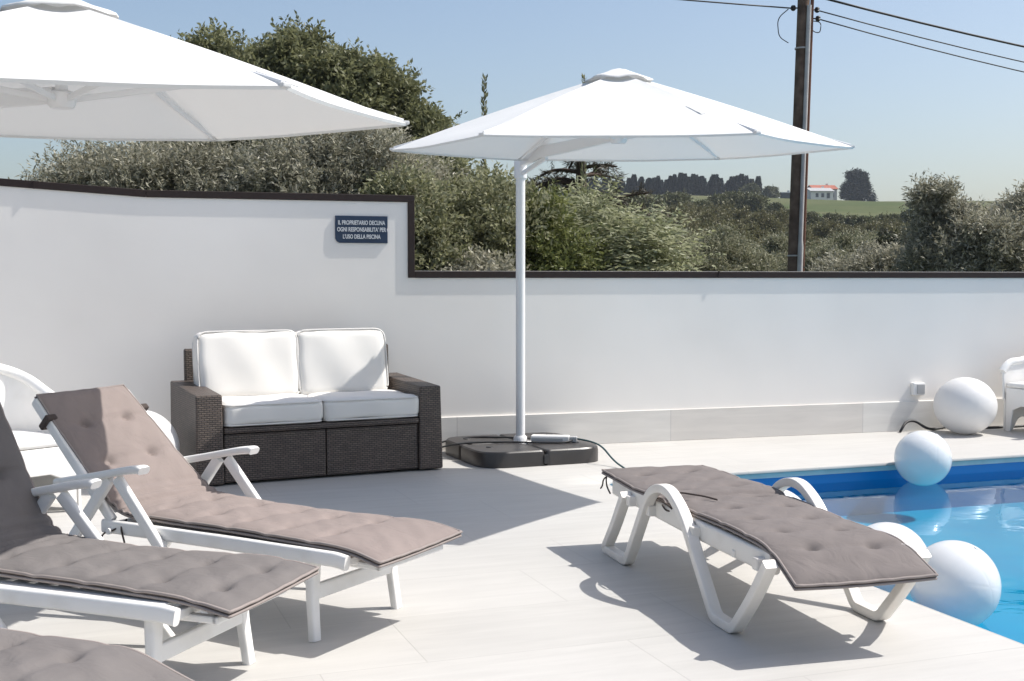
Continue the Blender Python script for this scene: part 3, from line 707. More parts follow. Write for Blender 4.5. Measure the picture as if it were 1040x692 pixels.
# ------------------------------------------------------------------ hexagonal cantilever umbrellas
def umbrella(label, C, R, H, phi, mast, hub_z, apex_dz, tilt, group, Ms=None):
    r = thing('cantilever_umbrella', label, 'umbrella', (mast[0], mast[1], mast[2]), 0, group)
    O = V(mast[0], mast[1], mast[2]); Cc = V(C[0], C[1], 0)
    def hem(k):
        a = phi + k * math.pi / 3; p = Cc + V(math.cos(a), math.sin(a), 0) * R; return p + V(0, 0, H + tilt * (p.y - C[1]))
    apex = Cc + V(0, 0, H + apex_dz)
    b = MB(); n, m = 14, 12
    for k in range(6):                        # each panel sags a little between its two ribs
        p0, p1 = hem(k), hem(k + 1); vs = []; fs = []
        for i in range(n + 1):
            u = .085 + (1 - .085) * i / n
            for j in range(m + 1):
                v = j / m
                q = p0.lerp(p1, v); pt = apex.lerp(q, u)
                bow = 4 * v * (1 - v)
                pt.z -= .030 * bow * u * (1.05 - .75 * u) + .015 * math.sin(math.pi * u) * (1 - bow) * -1
                ctr = apex.lerp((p0 + p1) / 2, u)
                if i == n: pt += (Cc + V(0, 0, pt.z) - pt) * .018 * bow
                pt.z += .0035 * math.sin(9 * u + 5 * k) * math.sin(7 * v + 2 * k) * bow
                vs.append(pt - O)
        for i in range(n):
            for j in range(m): fs.append((i * (m + 1) + j, i * (m + 1) + j + 1, (i + 1) * (m + 1) + j + 1, (i + 1) * (m + 1) + j))
        # turned hem
        base = len(vs)
        for j in range(m + 1):
            q = vs[n * (m + 1) + j]; inward = (apex - O - q); inward.z = 0; vs.append(q + V(0, 0, -.012) + inward.normalized() * .006)
        for j in range(m): fs.append((n * (m + 1) + j, n * (m + 1) + j + 1, base + j + 1, base + j))
        b.add(vs, fs)
    can = b.build('canopy', M['canvas'], r, smooth=28, recalc=True)
    b = MB()                                  # vent cap
    rings = [(.0, -.004), (.055, -.005), (.07, -.012), (.13, -.032), (.195, -.056), (.222, -.067), (.223, -.074)]
    vs = []; fs = []
    for ri, (rr, dz) in enumerate(rings):
        for k in range(24):
            a = phi + k * math.pi / 12; f = 1 - .055 * (1 - abs(math.cos(3 * (a - phi)))) * (ri > 1)
            ddz = dz - .006 * (1 - abs(math.cos(3 * (a - phi)))) * (ri > 2)
            vs.append(apex - O + V(math.cos(a) * rr * f, math.sin(a) * rr * f, .018 + ddz + .006 * math.sin(a * 5 + 1) * (ri > 3)))
    for ri in range(len(rings) - 1):
        for k in range(24): fs.append((ri * 24 + k, ri * 24 + (k + 1) % 24, (ri + 1) * 24 + (k + 1) % 24, (ri + 1) * 24 + k))
    b.add(vs, fs); b.build('vent_cap', M['canvas'], r, smooth=60)
    b = MB(); b.lathe([(0, .012), (.018, .010), (.026, .003), (.03, .0)], 16, tuple(apex - O + V(0, 0, .012))); b.build('finial', M['white_metal'], r, smooth=60)
    hub = V(C[0], C[1], hub_z)
    b = MB(); b.tube([hub - O, apex - O + V(0, 0, -.03)], .024, 14); b.build('centre_post', M['white_metal'], r, smooth=60)
    b = MB(); b.lathe([(0, -.01), (.045, -.008), (.055, .01), (.058, .05), (.04, .06), (0, .06)], 20, tuple(hub - O)); b.build('hub', M['white_metal'], r, smooth=40)
    for k in range(6):
        h = hem(k); a = apex + V(0, 0, -.05); d = (h - a)
        b = MB(); b.sweep([a - O, a + d * .5 - O + V(0, 0, -.006), a + d * .985 - O + V(0, 0, .0)], rrect(.016, .026, .004), d.cross(V(0, 0, 1)).normalized()); rb = b.build('rib', M['white_metal'], r, smooth=40)
        m_ = a + d * .52 + V(0, 0, -.018); s0 = hub + V(0, 0, .02)
        b = MB(); b.sweep([s0 - O, m_ - O], rrect(.014, .026, .004), d.cross(V(0, 0, 1)).normalized()); b.build('strut', M['white_metal'], r, smooth=40)
        b = MB(); b.box(h - O + V(0, 0, .002) - V(d.x, d.y, 0).normalized() * .02, (.05, .035, .016), math.atan2(d.y, d.x)); b.build('rib_end_pocket', M['canvas'], r, smooth=0, bevel=.004)
    # fastening tape loops hanging on the near panel
    # mast and arm
    top = V(mast[0], mast[1], hub_z + .02)
    b = MB(); b.tube([(0, 0, 0), V(0, 0, top.z - O.z)], .036, 20); ms_ = b.build('mast', M['white_metal'], r, smooth=60)
    b = MB(); b.lathe([(.037, -.13), (.048, -.125), (.050, .03), (.043, .045), (0, .05)], 20, tuple(V(0, 0, top.z - O.z))); b.build('mast_collar', M['white_metal'], r, smooth=40)
    b = MB(); b.box((.0, -.055, top.z - O.z - .35), (.03, .04, .06)); 
    d = (hub + V(0, 0, .045)) - top; side = d.cross(V(0, 0, 1)).normalized()
    b = MB(); b.sweep([top - O, top + d * .25 - O + V(0, 0, .03), top + d * .98 - O], rrect(.045, .085, .012), side, scale=[1, 1.05, .8]); b.build('arm', M['white_metal'], r, smooth=40)
    b = MB(); b.sweep([V(0, 0, top.z - O.z - .10), top + d * .30 - O + V(0, 0, -.02)], rrect(.02, .035, .006), side); b.build('arm_brace', M['white_metal'], r, smooth=40)
    # two closing tapes on the outside of the panel that faces the deck
    for k, u, v in Ms or ():
        p0, p1 = hem(k), hem(k + 1); c = apex.lerp(p0.lerp(p1, v), u) ; nrm = (p1 - p0).cross(apex - p0).normalized()
        if nrm.z < 0: nrm = -nrm
        dn = (p0.lerp(p1, v) - apex).normalized()
        b = MB(); q = [c + nrm * .006, c + dn * .06 + nrm * .008, c + dn * .12 + nrm * .007, c + dn * .17 + nrm * .009, c + dn * .19 + nrm * .006]
        b.sweep([x - O for x in fillet(q, .05, 4)], rrect(.028, .004, .001), dn.cross(nrm)); b.build('closing_tape', M['canvas'], r, smooth=60)
    return r
GU = 'white hexagonal cantilever umbrellas'
umbrella('white hexagonal umbrella standing by the sofa with its full canopy in view', (.692, 7.93), 1.5, 2.245, rad(-5), (.066, 9.47, .12), 2.285, .490, .045, GU, Ms=((4, .62, .93),))
umbrella('nearer white umbrella at upper left, its canopy cut by the picture edge', (-1.80, 4.885), 1.42, 2.06, rad(19), (-3.45, 5.55, .12), 2.088, .445, .04, GU, Ms=((5, .84, .10),))
def ubase(label, c, yaw):
    r = thing('umbrella_base', label, 'umbrella base', (c[0], c[1], 0), yaw, 'umbrella base weights'); dp = M['dark_plastic']
    for qx in (-1, 1):
        for qy in (-1, 1):
            b = MB(); w = .505; g = .006
            pts = fillet([V(g * qx, g * qy, 0), V(w * qx, g * qy, 0), V(w * qx, w * qy, 0), V(g * qx, w * qy, 0)], [.01, .03, .22, .03], 8, True)
            k = len(pts); ctr = sum(pts, Vector()) / k
            rings = [(1, .0), (1.0, .085), (.985, .108), (.95, .118), (.55, .126)]
            vs = []; 
            for sc, z in rings:
                for p in pts: vs.append(ctr + (p - ctr) * sc + V(0, 0, z))
            fs = [(a * k + i, a * k + (i + 1) % k, (a + 1) * k + (i + 1) % k, (a + 1) * k + i) for a in range(len(rings) - 1) for i in range(k)]
            fs.append(tuple((len(rings) - 1) * k + i for i in range(k))); fs.append(tuple(range(k))[::-1])
            b.add(vs, fs); o = b.build('ballast_tank', dp, r, smooth=30)
            b = MB(); b.lathe([(0, .012), (.026, .011), (.032, 0)], 16, (ctr.x + .12 * qx, ctr.y + .02 * qy, .121)); b.build('filler_cap', M['black_rubber'], o, smooth=40)
    b = MB(); b.box((0, -.507, .05), (.035, .010, .07)); b.build('clip', M['black_rubber'], r, smooth=0, bevel=.003)
    b = MB(); b.lathe([(.0, .165), (.045, .165), (.055, .150), (.055, .12), (.10, .118), (.10, .10)], 20); b.build('mast_socket', M['white_metal'], r, smooth=40)
    return r
ubase('dark plastic umbrella base beside the sofa, in four clipped sections', (.066, 9.47), rad(22))
ubase('dark plastic base of the nearer umbrella, standing beyond the left edge', (-3.45, 5.55), rad(10))

# power strip and cables on the base
ps = thing('power_strip', 'white and grey power strip lying on the dark umbrella base', 'power strip', (.30, 9.40, .128), rad(-8))
b = MB(); b.box((0, 0, .026), (.30, .085, .05)); b.build('housing', M['plastic'], ps, smooth=0, bevel=.010)
b = MB(); b.box((.175, -.005, .024), (.07, .055, .044)); b.build('plug', M['grey_plastic'], ps, smooth=0, bevel=.008)
b = MB(); b.box((-.02, -.044, .020), (.24, .004, .026)); b.build('front_face', M['grey_plastic'], ps, smooth=0, bevel=.001)
def cable(label, pts, r, m, name='cable', group=None):
    b = MB(); p = fillet([V(*q) for q in pts], .12, 8); b.tube(p, r, 8); o = b.build(name, m, smooth=180); tag(o, label, 'cable', group); return o
cable('upper black cable running from behind the sofa to the power strip', [(-.75, 9.62, .02), (-.55, 9.65, .10), (-.30, 9.66, .133), (.0, 9.60, .134), (.10, 9.47, .145), (.155, 9.44, .15)], .007, M['black_rubber'])
cable('lower black cable lying across the front of the umbrella base', [(-.75, 9.30, .02), (-.52, 9.33, .11), (-.25, 9.33, .134), (.02, 9.34, .134), (.16, 9.30, .134), (.40, 9.28, .136), (.49, 9.37, .15)], .007, M['black_rubber'])
cable('teal grey cord dropping off the umbrella base towards the sunny deck', [(.50, 9.38, .155), (.60, 9.27, .15), (.68, 9.12, .135), (.76, 8.98, .04), (.83, 8.80, .008), (.90, 8.45, .008), (.96, 8.0, .008), (1.0, 7.6, .008)], .007, M['teal_cable'])
_cs = wall_s(935)
cable('dark cable heaped on the deck at the foot of the skirting', [wp(_cs - .28, .010, .12), wp(_cs - .18, .09, .06), wp(_cs - .08, .10, .05), wp(_cs + .02, .02, .10), wp(_cs + .15, .012, .06), wp(_cs + .30, .03, .05), wp(_cs + .42, .012, .10), wp(_cs + .9, .012, .12), wp(_cs + 1.3, .012, .10)], .012, M['black_rubber'])

# ------------------------------------------------------------------ balls
def ball(label, loc, r, group, m, seed=0, flat=1.0, seams=6, roll=(0.6, .4, 0)):
    root = thing('inflatable_ball', label, 'ball', loc, 0, group)
    vs = []; fs = []; nu, nv = 96, 48
    R = Matrix.Rotation(roll[0], 3, 'X') @ Matrix.Rotation(roll[1], 3, 'Y') @ Matrix.Rotation(roll[2], 3, 'Z')
    for j in range(nv + 1):
        th = math.pi * j / nv
        for i in range(nu):
            ph = 2 * math.pi * i / nu
            d = (ph * seams / (2 * math.pi)) % 1.0; d = min(d, 1 - d) * 2 * math.pi / seams * math.sin(th)
            k = 1 - .0022 * math.exp(-(d / .03) ** 2) - .002 * math.exp(-((th - .25) / .03) ** 2) - .002 * math.exp(-((math.pi - th - .25) / .03) ** 2)
            p = R @ V(math.sin(th) * math.cos(ph), math.sin(th) * math.sin(ph), math.cos(th)) * r * k
            p.z *= flat; vs.append(p)
    for j in range(nv):
        for i in range(nu): fs.append((j * nu + i, j * nu + (i + 1) % nu, (j + 1) * nu + (i + 1) % nu, (j + 1) * nu + i))
    b = MB(); b.add(vs, fs); b.build('skin', m, root, smooth=180)
    b = MB(); b.lathe([(0, .006), (.010, .005), (.012, 0), (.020, -.002)], 14); v = b.build('valve', m, root, smooth=40)
    ax = R @ V(math.sin(1.0) * .87, math.sin(1.0) * .5, math.cos(1.0)); ax.normalize(); v.location = ax * (r - .001); v.rotation_euler = ax.to_track_quat('Z', 'Y').to_euler()
    return root
GB = 'white inflatable balls afloat in the pool'
ball('white ball floating against the far edge of the pool, with its reflection', (3.08, 9.02, .055), .207, GB, M['ball'], roll=(.9, .2, .5))
ball('white floating ball half hidden behind the foot of the poolside lounger', (1.80, 5.74, .035), .198, GB, M['ball'], roll=(.3, 1.2, .1))
ball('big white floating ball in front, touching the near pool edge', (1.985, 5.37, .03), .196, GB, M['ball'], roll=(1.4, .5, .9))
ball('white floating ball glimpsed through the arm loop of the poolside lounger', (1.47, 6.72, .03), .20, GB, M['ball'], roll=(.5, .8, 1.9))
GW = 'large white balls resting on the deck'
ball('large white ball resting against the skirting below the wall socket', (4.08, 10.86, .256), .272, GW, M['matte_ball'], flat=.945, roll=(1.2, .9, .3))
ball('large white ball on the deck between the reclining lounger and the sofa', (-2.50, 8.06, .262), .266, GW, M['matte_ball'], flat=.985, roll=(.4, .3, .8))

# ------------------------------------------------------------------ white tub chairs
def tub_chair(label, loc, rz):
    r = thing('tub_chair', label, 'chair', loc, rz, 'white plastic tub chairs'); pl = M['plastic']
    W, D = .31, .28
    plan = fillet([V(.30, -W, 0), V(-.02, -W, 0), V(-.34, -W * .86, 0), V(-.34, W * .86, 0), V(-.02, W, 0), V(.30, W, 0)], [0, .2, .26, .26, .2, 0], 12)
    plan, L = resample(plan, 73); n = len(plan)
    rows = 16; vs = []; fs = []
    for i, p in enumerate(plan):
        t = i / (n - 1); q = abs(2 * t - 1)                      # 1 at the arm fronts, 0 at the back
        topz = .635 + .225 * (.5 + .5 * math.cos(math.pi * min(1, q * 1.25))) - .09 * max(0, (q - .82) / .18) ** 2
        d = min(abs(q - 1.0), abs(q - .44))
        arch = max(0, min(1, (d - .13) / .12)); botz = .12 * math.sin(arch * math.pi / 2) ** .6 if arch > 0 else 0
        lean = V(p.x + .05, p.y, 0).normalized()
        for j in range(rows + 1):
            u = j / rows; z = botz + (topz - botz) * u
            o = lean * (.05 * max(0, z - .4) ** 1.2 * 2 - .015 * (z < .3))
            vs.append(p + o + V(0, 0, z))
    for i in range(n - 1):
        for j in range(rows): fs.append((i * (rows + 1) + j, i * (rows + 1) + j + 1, (i + 1) * (rows + 1) + j + 1, (i + 1) * (rows + 1) + j))
    b = MB(); b.add(vs, fs); b.build('shell', pl, r, smooth=60, solid=.022, bevel=.005)
    b = MB(); top = [vs[i * (rows + 1) + rows] for i in range(n)]
    b.sweep(top, rrect(.055, .030, .013), (0, 0, 1), scale=None) if False else b.tube(top, .034, 12); b.build('rim', pl, r, smooth=60)
    bm = rbox(.62, .57, .05, .022, (0, 0, .012), 10, 0); me = bpy.data.meshes.new('seat'); bm.to_mesh(me); bm.free()
    s = link(me, 'seat', pl, r, smooth=180); s.location = (-.005, 0, .425)
    b = MB(); pts = [(-.27, .0), (-.27, .40), (.27, .40), (.27, .0), (.22, .0), (.19, .20), (.10, .24), (-.10, .24), (-.19, .20), (-.22, .0)]; k = len(pts)
    b.add([(.285, y, z) for y, z in pts] + [(.306, y, z) for y, z in pts], [tuple(range(k))[::-1], tuple(range(k, 2 * k))] + [(i, (i + 1) % k, k + (i + 1) % k, k + i) for i in range(k)])
    b.build('apron', pl, r, smooth=0, bevel=.006)
    return r
tub_chair('white plastic tub chair by the wall behind the reclining loungers', (-3.03, 7.22, 0), rad(-38))
tub_chair('white plastic tub chair at the wall beside the large ball', (4.92, 10.95, 0), rad(205))

# ------------------------------------------------------------------ vegetation
def leaf_mesh(name, P, D, ln, wd, rng, var):
    """one pointed quad per leaf: P base, D direction (unit)"""
    n = len(P); r = rng.normal(size=(n, 3)); r[:, 2] += .5
    s = np.cross(D, r); s /= np.linalg.norm(s, axis=1)[:, None] + 1e-9
    nn = np.cross(s, D)
    l = (ln * rng.uniform(.7, 1.25, n))[:, None]; w_ = (wd * rng.uniform(.75, 1.2, n))[:, None] / 2
    mid = P + D * l * .45 + nn * l * .04
    vs = np.stack([P, mid + s * w_, P + D * l - nn * l * .06, mid - s * w_], 1).reshape(-1, 3)
    me = bpy.data.meshes.new(name)
    me.vertices.add(4 * n); me.vertices.foreach_set('co', vs.astype(np.float32).ravel())
    me.loops.add(4 * n); me.loops.foreach_set('vertex_index', np.arange(4 * n, dtype=np.int32))
    me.polygons.add(n); me.polygons.foreach_set('loop_start', np.arange(0, 4 * n, 4, dtype=np.int32))
    me.update(calc_edges=True)
    a = me.attributes.new('var', 'FLOAT', 'FACE'); a.data.foreach_set('value', np.clip(var, 0, 1).astype(np.float32))
    return me
def unit(a): return a / (np.linalg.norm(a, axis=1)[:, None] + 1e-9)
def crown(name, blobs, n_twig, per, ln, wd, twig, seed, up=.4, clumps=26, spread=.20, m=None, parent=None, zmin=-9, pinnate=False, shell=.45):
    rng = np.random.default_rng(seed); B = np.array(blobs, float)
    wgt = (B[:, 3] * B[:, 4] * B[:, 5]) ** (2 / 3); wgt /= wgt.sum()
    cb = rng.choice(len(B), size=clumps * len(B), p=wgt)
    cd = unit(rng.normal(size=(len(cb), 3))); cd[:, 2] = np.where(cd[:, 2] < -.5, -cd[:, 2], cd[:, 2])
    cr = rng.uniform(0, 1, len(cb)) ** shell
    cpos = B[cb, :3] + cd * cr[:, None] * B[cb, 3:6]; crad = spread * (B[cb, 3] * B[cb, 4] * B[cb, 5]) ** (1 / 3) * rng.uniform(.6, 1.4, len(cb)); cvar = rng.uniform(.0, .62, len(cb)) ** 1.2
    k = rng.integers(0, len(cb), n_twig)
    base = cpos[k] + rng.normal(size=(n_twig, 3)) * crad[k][:, None] * .6
    out = unit(cd[k] * .8 + unit(base - cpos[k] + 1e-6) * .5 + rng.normal(size=(n_twig, 3)) * .45 + np.array([0, 0, up]))
    tl = twig * rng.uniform(.6, 1.3, n_twig)
    P = []; D = []; Vv = []
    for q in range(per):
        f = (q + .5) / per
        pos = base + out * (tl * f)[:, None]; pos[:, 2] -= (tl * f * f) * .18
        sidev = unit(np.cross(out, rng.normal(size=(n_twig, 3)))) if not pinnate else unit(np.cross(out, np.array([[0, 0, 1.0]])) * (1 if q % 2 else -1) + rng.normal(size=(n_twig, 3)) * .15)
        d = unit(out * (.65 if not pinnate else .35) + sidev * .8 + np.array([0, 0, -.05 if not pinnate else -.2]))
        P.append(pos); D.append(d); Vv.append(cvar[k] + rng.uniform(0, .45, n_twig))
    P = np.concatenate(P); D = np.concatenate(D); Vv = np.concatenate(Vv)
    ok = P[:, 2] > zmin
    me = leaf_mesh(name, P[ok], D[ok], ln, wd, rng, Vv[ok])
    return link(me, name, m, parent, smooth=0)
def trunk(parent, h, r, limbs, m, seed=0):
    rnd = random.Random(seed); b = MB()
    p = [V(0, 0, -.25), V(rnd.uniform(-.04, .04), rnd.uniform(-.04, .04), h * .5), V(rnd.uniform(-.08, .08), rnd.uniform(-.08, .08), h)]
    p2, _ = resample(fillet(p, h * .3, 6), 8); b.tube(p2, r, 10, scale=[1.25 - .55 * i / 7 for i in range(8)])
    for l in limbs:
        e = V(*l); a = p2[-2]; mid = a.lerp(e, .5) + V(rnd.uniform(-.1, .1), rnd.uniform(-.1, .1), .12 * (e - a).length)
        q, _ = resample(fillet([a, mid, e], .5, 6), 8); b.tube(q, r * .55, 7, scale=[1 - .8 * i / 7 for i in range(8)])
    return b.build('trunk', m, parent, smooth=60)
def tree(name, label, cat, loc, blobs, lm, n_twig, per, ln, wd, twig, seed, th=None, tr=.08, group=None, bark='bark', **kw):
    r = thing(name, label, cat, loc, 0, group)
    z0 = th if th is not None else min(b[2] for b in blobs) * .6
    trunk(r, z0, tr, [(b[0] * .85, b[1] * .85, b[2]) for b in blobs], M[bark], seed)
    crown('crown', blobs, n_twig, per, ln, wd, twig, seed, m=M[lm], parent=r, **kw)
    return r

# olive hedge trees behind the tall part of the wall
GO = 'olive trees growing behind the tall wall'
oz = [(-4.05, 11.9, 0.98, 'silvery olive tree at the left end of the row behind the tall wall'), (-3.25, 12.1, 1.0, 'silvery olive tree second from the left behind the tall wall'),
      (-2.30, 12.0, 1.02, 'silvery olive tree behind the tall wall, above the left sofa cushion'), (-1.45, 12.2, 1.05, 'silvery olive tree behind the tall wall, above the wall sign')]
for i, (x, y, s, lab) in enumerate(oz):
    rr = random.Random(i)
    bl = [(-.35, 0, 1.85, .62, .5, .7), (.33, .05, 1.95, .62, .5, .7), (0, -.05, 2.35, .58, .5, .55), (rr.uniform(-.4, .4), 0, 2.45, .45, .5, .45), (-.3, .1, 2.2, .45, .5, .5), (0, 0, 1.6, .8, .6, .6)]
    bl = [tuple(v * (s if j > 1 else s) for j, v in enumerate(q)) for q in bl]
    tree('olive_tree', lab, 'olive tree', (x, y, -.25), bl, 'olive_leaf', 11000, 9, .056, .0155, .24, 20 + i, th=.9, tr=.09, group=GO, up=.75, clumps=60, spread=.22, shell=.6)
# broad walnut further back
wal = [(-1.45, 0, 4.70, .62, .8, .72), (-.75, 0, 4.30, .7, .9, .8), (-.1, .2, 4.72, .75, .9, .75), (.6, 0, 4.30, .7, .9, .8), (1.1, 0, 4.42, .70, .9, .76), (1.85, .1, 3.72, .62, .8, .72), (2.25, 0, 3.0, .52, .7, .7), (0, 0, 3.5, 1.8, 1.2, .9), (-1.4, 0, 3.5, 1.1, 1.1, .9)]
tree('walnut_tree', 'tall broad leafy tree rising between the two umbrellas', 'tree', (-3.45, 20.0, -.25), wal, 'walnut_leaf', 36000, 6, .095, .044, .26, 41, th=1.8, tr=.2, up=.3, clumps=60, spread=.25, shell=.6)
# mixed shrubs between the wall step and the mast
GS = 'leafy shrubs growing behind the low wall'
sh = [((-.95, 11.6), [(0, 0, 1.5, .5, .5, .8), (-.1, 0, 2.05, .42, .42, .55), (.2, 0, 1.1, .5, .5, .6)], 'shrub_leaf', 'dense green shrub just beyond the step in the wall'),
      ((-.30, 12.1), [(0, 0, 1.6, .5, .5, .8), (.1, 0, 2.2, .45, .45, .5), (-.2, 0, 1.2, .5, .5, .6)], 'shrub_leaf', 'dense green shrub directly left of the white mast'),
      ((-.55, 11.3), [(0, 0, 1.15, .55, .4, .55), (.3, 0, 1.25, .4, .4, .45)], 'olive_leaf', 'low greyish shrub with the mast at its right, close behind the wall'),
      ((.28, 12.3), [(0, 0, 1.5, .45, .45, .7), (-.1, 0, 1.9, .35, .4, .5)], 'bamboo_leaf', 'fresh green shrub directly right of the white mast'),
      ((-1.25, 13.4), [(0, 0, 1.8, .6, .6, .9), (.35, 0, 2.3, .55, .5, .6)], 'shrub_leaf', 'tall shrub filling the gap between the umbrellas above the wall step')]
for i, ((x, y), bl, lm, lab) in enumerate(sh):
    tree('shrub', lab, 'shrub', (x, y, -.25), bl, lm, 5600, 7, .062, .024, .22, 60 + i, th=.5, tr=.05, group=GS, up=.5, clumps=40, spread=.22)
GQ = 'light green feathery shrubs behind the low wall'
for i, (x, y, s, lab) in enumerate([(.72, 12.9, 1.0, 'feathery light green shrub below the canopy, nearest the mast'), (1.22, 12.6, .90, 'feathery light green shrub below the canopy, in front of the dark pine')]):
    bl = [(0, 0, 1.5 * s, .5, .45, .75 * s), (.15, 0, 1.95 * s, .42, .4, .45 * s), (-.2, 0, 1.8 * s, .4, .4, .5 * s), (.2, 0, 1.1, .5, .45, .5)]
    tree('feathery_shrub', lab, 'shrub', (x, y, -.25), bl, 'pinnate_leaf', 1700, 14, .085, .020, .42, 70 + i, th=.6, tr=.05, group=GQ, up=.35, clumps=30, spread=.24, pinnate=True)
# slender shoots that stick up behind the right canopy
def shoot(label, loc, h, seed):
    r = thing('sapling', label, 'sapling', loc, 0, 'slender saplings rising above the canopy')
    b = MB(); b.tube([(0, 0, 0), (.02, 0, h * .5), (0.03, 0, h)], .012, 6, scale=[1.4, 1, .3]); b.build('stem', M['bark'], r, smooth=60)
    rng = np.random.default_rng(seed); n = 420
    z = rng.uniform(.35, 1.0, n) ** .8 * h; ang = rng.uniform(0, 6.28, n); rr_ = rng.uniform(0, .022, n)
    P = np.stack([.03 * z / h + np.cos(ang) * rr_, np.sin(ang) * rr_, z], 1); D = unit(np.stack([np.cos(ang), np.sin(ang), np.full(n, 2.2)], 1))
    link(leaf_mesh('foliage', P, D, .065, .026, rng, rng.uniform(0, .6, n)), 'foliage', M['shrub_leaf'], r, smooth=0)
shoot('thin leafy shoot standing up against the sky left of the right canopy', (-.37, 15.0, -.25), 4.10, 5)
shoot('thin leafy shoot tip peeping over the canopy beside its vent cap', (.86, 15.0, -.25), 4.12, 6)
# dark pine with open branches
def pine(label, loc, h, seed):
    r = thing('pine_tree', label, 'pine tree', loc, 0); rnd = random.Random(seed); rng = np.random.default_rng(seed)
    b = MB(); b.tube([(0, 0, -.2), (.02, 0, h * .5), (0, 0, h)], .14, 9, scale=[1.2, .9, .25]); tips = []
    Pp = []; Dd = []
    for k in range(54):
        z = h * (.25 + .72 * k / 54); a = rnd.uniform(0, 6.28); L = (1 - .95 * (z / h - .25)) * rnd.uniform(1.1, 1.9) * 1.05
        e = V(math.cos(a) * L, math.sin(a) * L, z + L * rnd.uniform(-.25, .25)); m_ = V(math.cos(a) * L * .5, math.sin(a) * L * .5, z + L * rnd.uniform(.02, .18))
        q, _ = resample(fillet([V(0, 0, z), m_, e], .5, 5), 8); b.tube(q, .035, 6, scale=[1 - .1 * i for i in range(8)])
        for s in range(20):
            t = rnd.uniform(.3, 1.0) * 6.99; i = int(t); p = q[i].lerp(q[i + 1], t - i); d = (q[i + 1] - q[i]).normalized()
            dv = V(d.x + rnd.gauss(0, .6), d.y + rnd.gauss(0, .6), d.z + rnd.gauss(-.1, .35)).normalized(); tw = rnd.uniform(.10, .30)
            for u in range(15):
                f = rnd.uniform(.1, 1); Pp.append(p + dv * tw * f); Dd.append((dv + V(rnd.gauss(0, .7), rnd.gauss(0, .7), rnd.gauss(0.1, .6))).normalized())
    b.build('trunk', M['pine_bark'], r, smooth=60)
    me = leaf_mesh('crown', np.array([tuple(p) for p in Pp]), np.array([tuple(d) for d in Dd]), .10, .011, rng, rng.uniform(0, 1, len(Pp)))
    link(me, 'crown', M['needle'], r, smooth=0)
pine('dark open-branched pine under the right canopy, behind the feathery shrubs', (1.02, 18.2, -.25), 4.20, 3)
tree('dark_shrub', 'dark brownish shrub below the pine, between pine and olive grove', 'shrub', (1.80, 17.5, -.25), [(0, 0, 1.5, .55, .6, .8), (.1, 0, 2.1, .40, .5, .45), (-.4, 0, 1.9, .45, .5, .6)], 'needle', 6500, 6, .085, .022, .26, 81, th=.6, tr=.06, up=.3)

# olive grove in the field: three shapes shared by many trees, every tree its own object
GG = 'olive trees of the grove beyond the low wall'
protos = []
for i in range(3):
    rr = random.Random(90 + i)
    bl = [(rr.uniform(-.5, .5), rr.uniform(-.4, .4), rr.uniform(1.5, 2.1), rr.uniform(.6, .85), .7, rr.uniform(.55, .75)) for _ in range(4)] + [(0, 0, 1.35, 1.05, .9, .85), (rr.uniform(-.4, .4), 0, 2.35, .5, .5, .45)]
    t = tree('olive_tree', 'grey green olive tree', 'olive tree', (0, 0, 0), bl, 'grove_leaf', 7500, 7, .085, .024, .28, 90 + i, th=.8, tr=.11, group=GG, up=.5, clumps=30, spread=.22)
    protos.append(t)
gy = lambda x, y: float(hz(np.array(float(x)), np.array(float(y))))
pos = [(3.15, 22.5, .98, 'grey green olive tree left in the grove, right of the dark shrub'), (4.05, 23.0, 1.08, 'grey green olive tree in the middle of the grove, left of the pole'), (5.55, 22.0, .95, 'grey green olive tree just right of the wooden pole'),
       (3.6, 27.0, 1.12, 'pale olive tree deeper in the grove behind the left trees'), (6.9, 25.0, 1.05, 'grey green olive tree below the dark bush'), (5.1, 30.0, 1.10, 'small olive tree deep in the grove beside the pole'),
       (8.1, 27.0, 1.10, 'olive tree deep in the grove below the lone hilltop tree'), (2.9, 31.0, 1.15, 'olive tree far back in the grove below the conifer wood'), (7.2, 33.0, 1.10, 'olive tree at the back of the grove below the far house'),
       (4.35, 36.0, 1.15, 'olive tree at the very back of the grove left of the pole'), (9.6, 31.0, 1.0, 'olive tree at the back of the grove beside the tall right olives')]
for i, (x, y, s, lab) in enumerate(pos):
    z = gy(x, y) - .15
    if i < 3: s *= .87; t = protos[i]; t.location = (x, y, z); t.scale = (s, s, s); t['label'] = lab
    else: dup(protos[i % 3], (x, y, z), i * 1.3, lab, s * .87)
GR = 'tall olive trees at the right behind the low wall'
ro = [(5.72, 16.2, 1.0, [(0, 0, 1.3, .70, .7, .75), (.1, 0, 1.85, .50, .6, .5), (-.05, 0, 2.45, .18, .3, .40), (.22, 0, 2.25, .16, .25, .30)], 'tall olive tree with a pointed top against the sky'),
      (6.50, 15.8, 1.0, [(-.45, 0, 1.75, .45, .6, .6), (0, 0, 1.5, .7, .7, .85), (-.25, 0, 1.9, .35, .5, .45), (.25, 0, 2.15, .35, .5, .5), (.38, 0, 2.55, .18, .3, .35)], 'tall olive tree at the right edge of the view'),
      (5.15, 17.6, 1.0, [(0, 0, 1.15, .70, .7, .65), (.15, 0, 1.55, .4, .5, .4)], 'lower olive tree left of the tall pointed one'),
      (7.3, 17.5, 1.0, [(0, 0, 1.5, .8, .8, .9), (0, 0, 2.2, .6, .6, .6)], 'olive tree standing just beyond the right edge of the view')]
for i, (x, y, s, bl, lab) in enumerate(ro):
    tree('olive_tree', lab, 'olive tree', (x, y, -.25), bl, 'olive_leaf', 9500, 8, .072, .019, .28, 110 + i, th=.8, tr=.10, group=GR, up=.6, clumps=34, spread=.20)
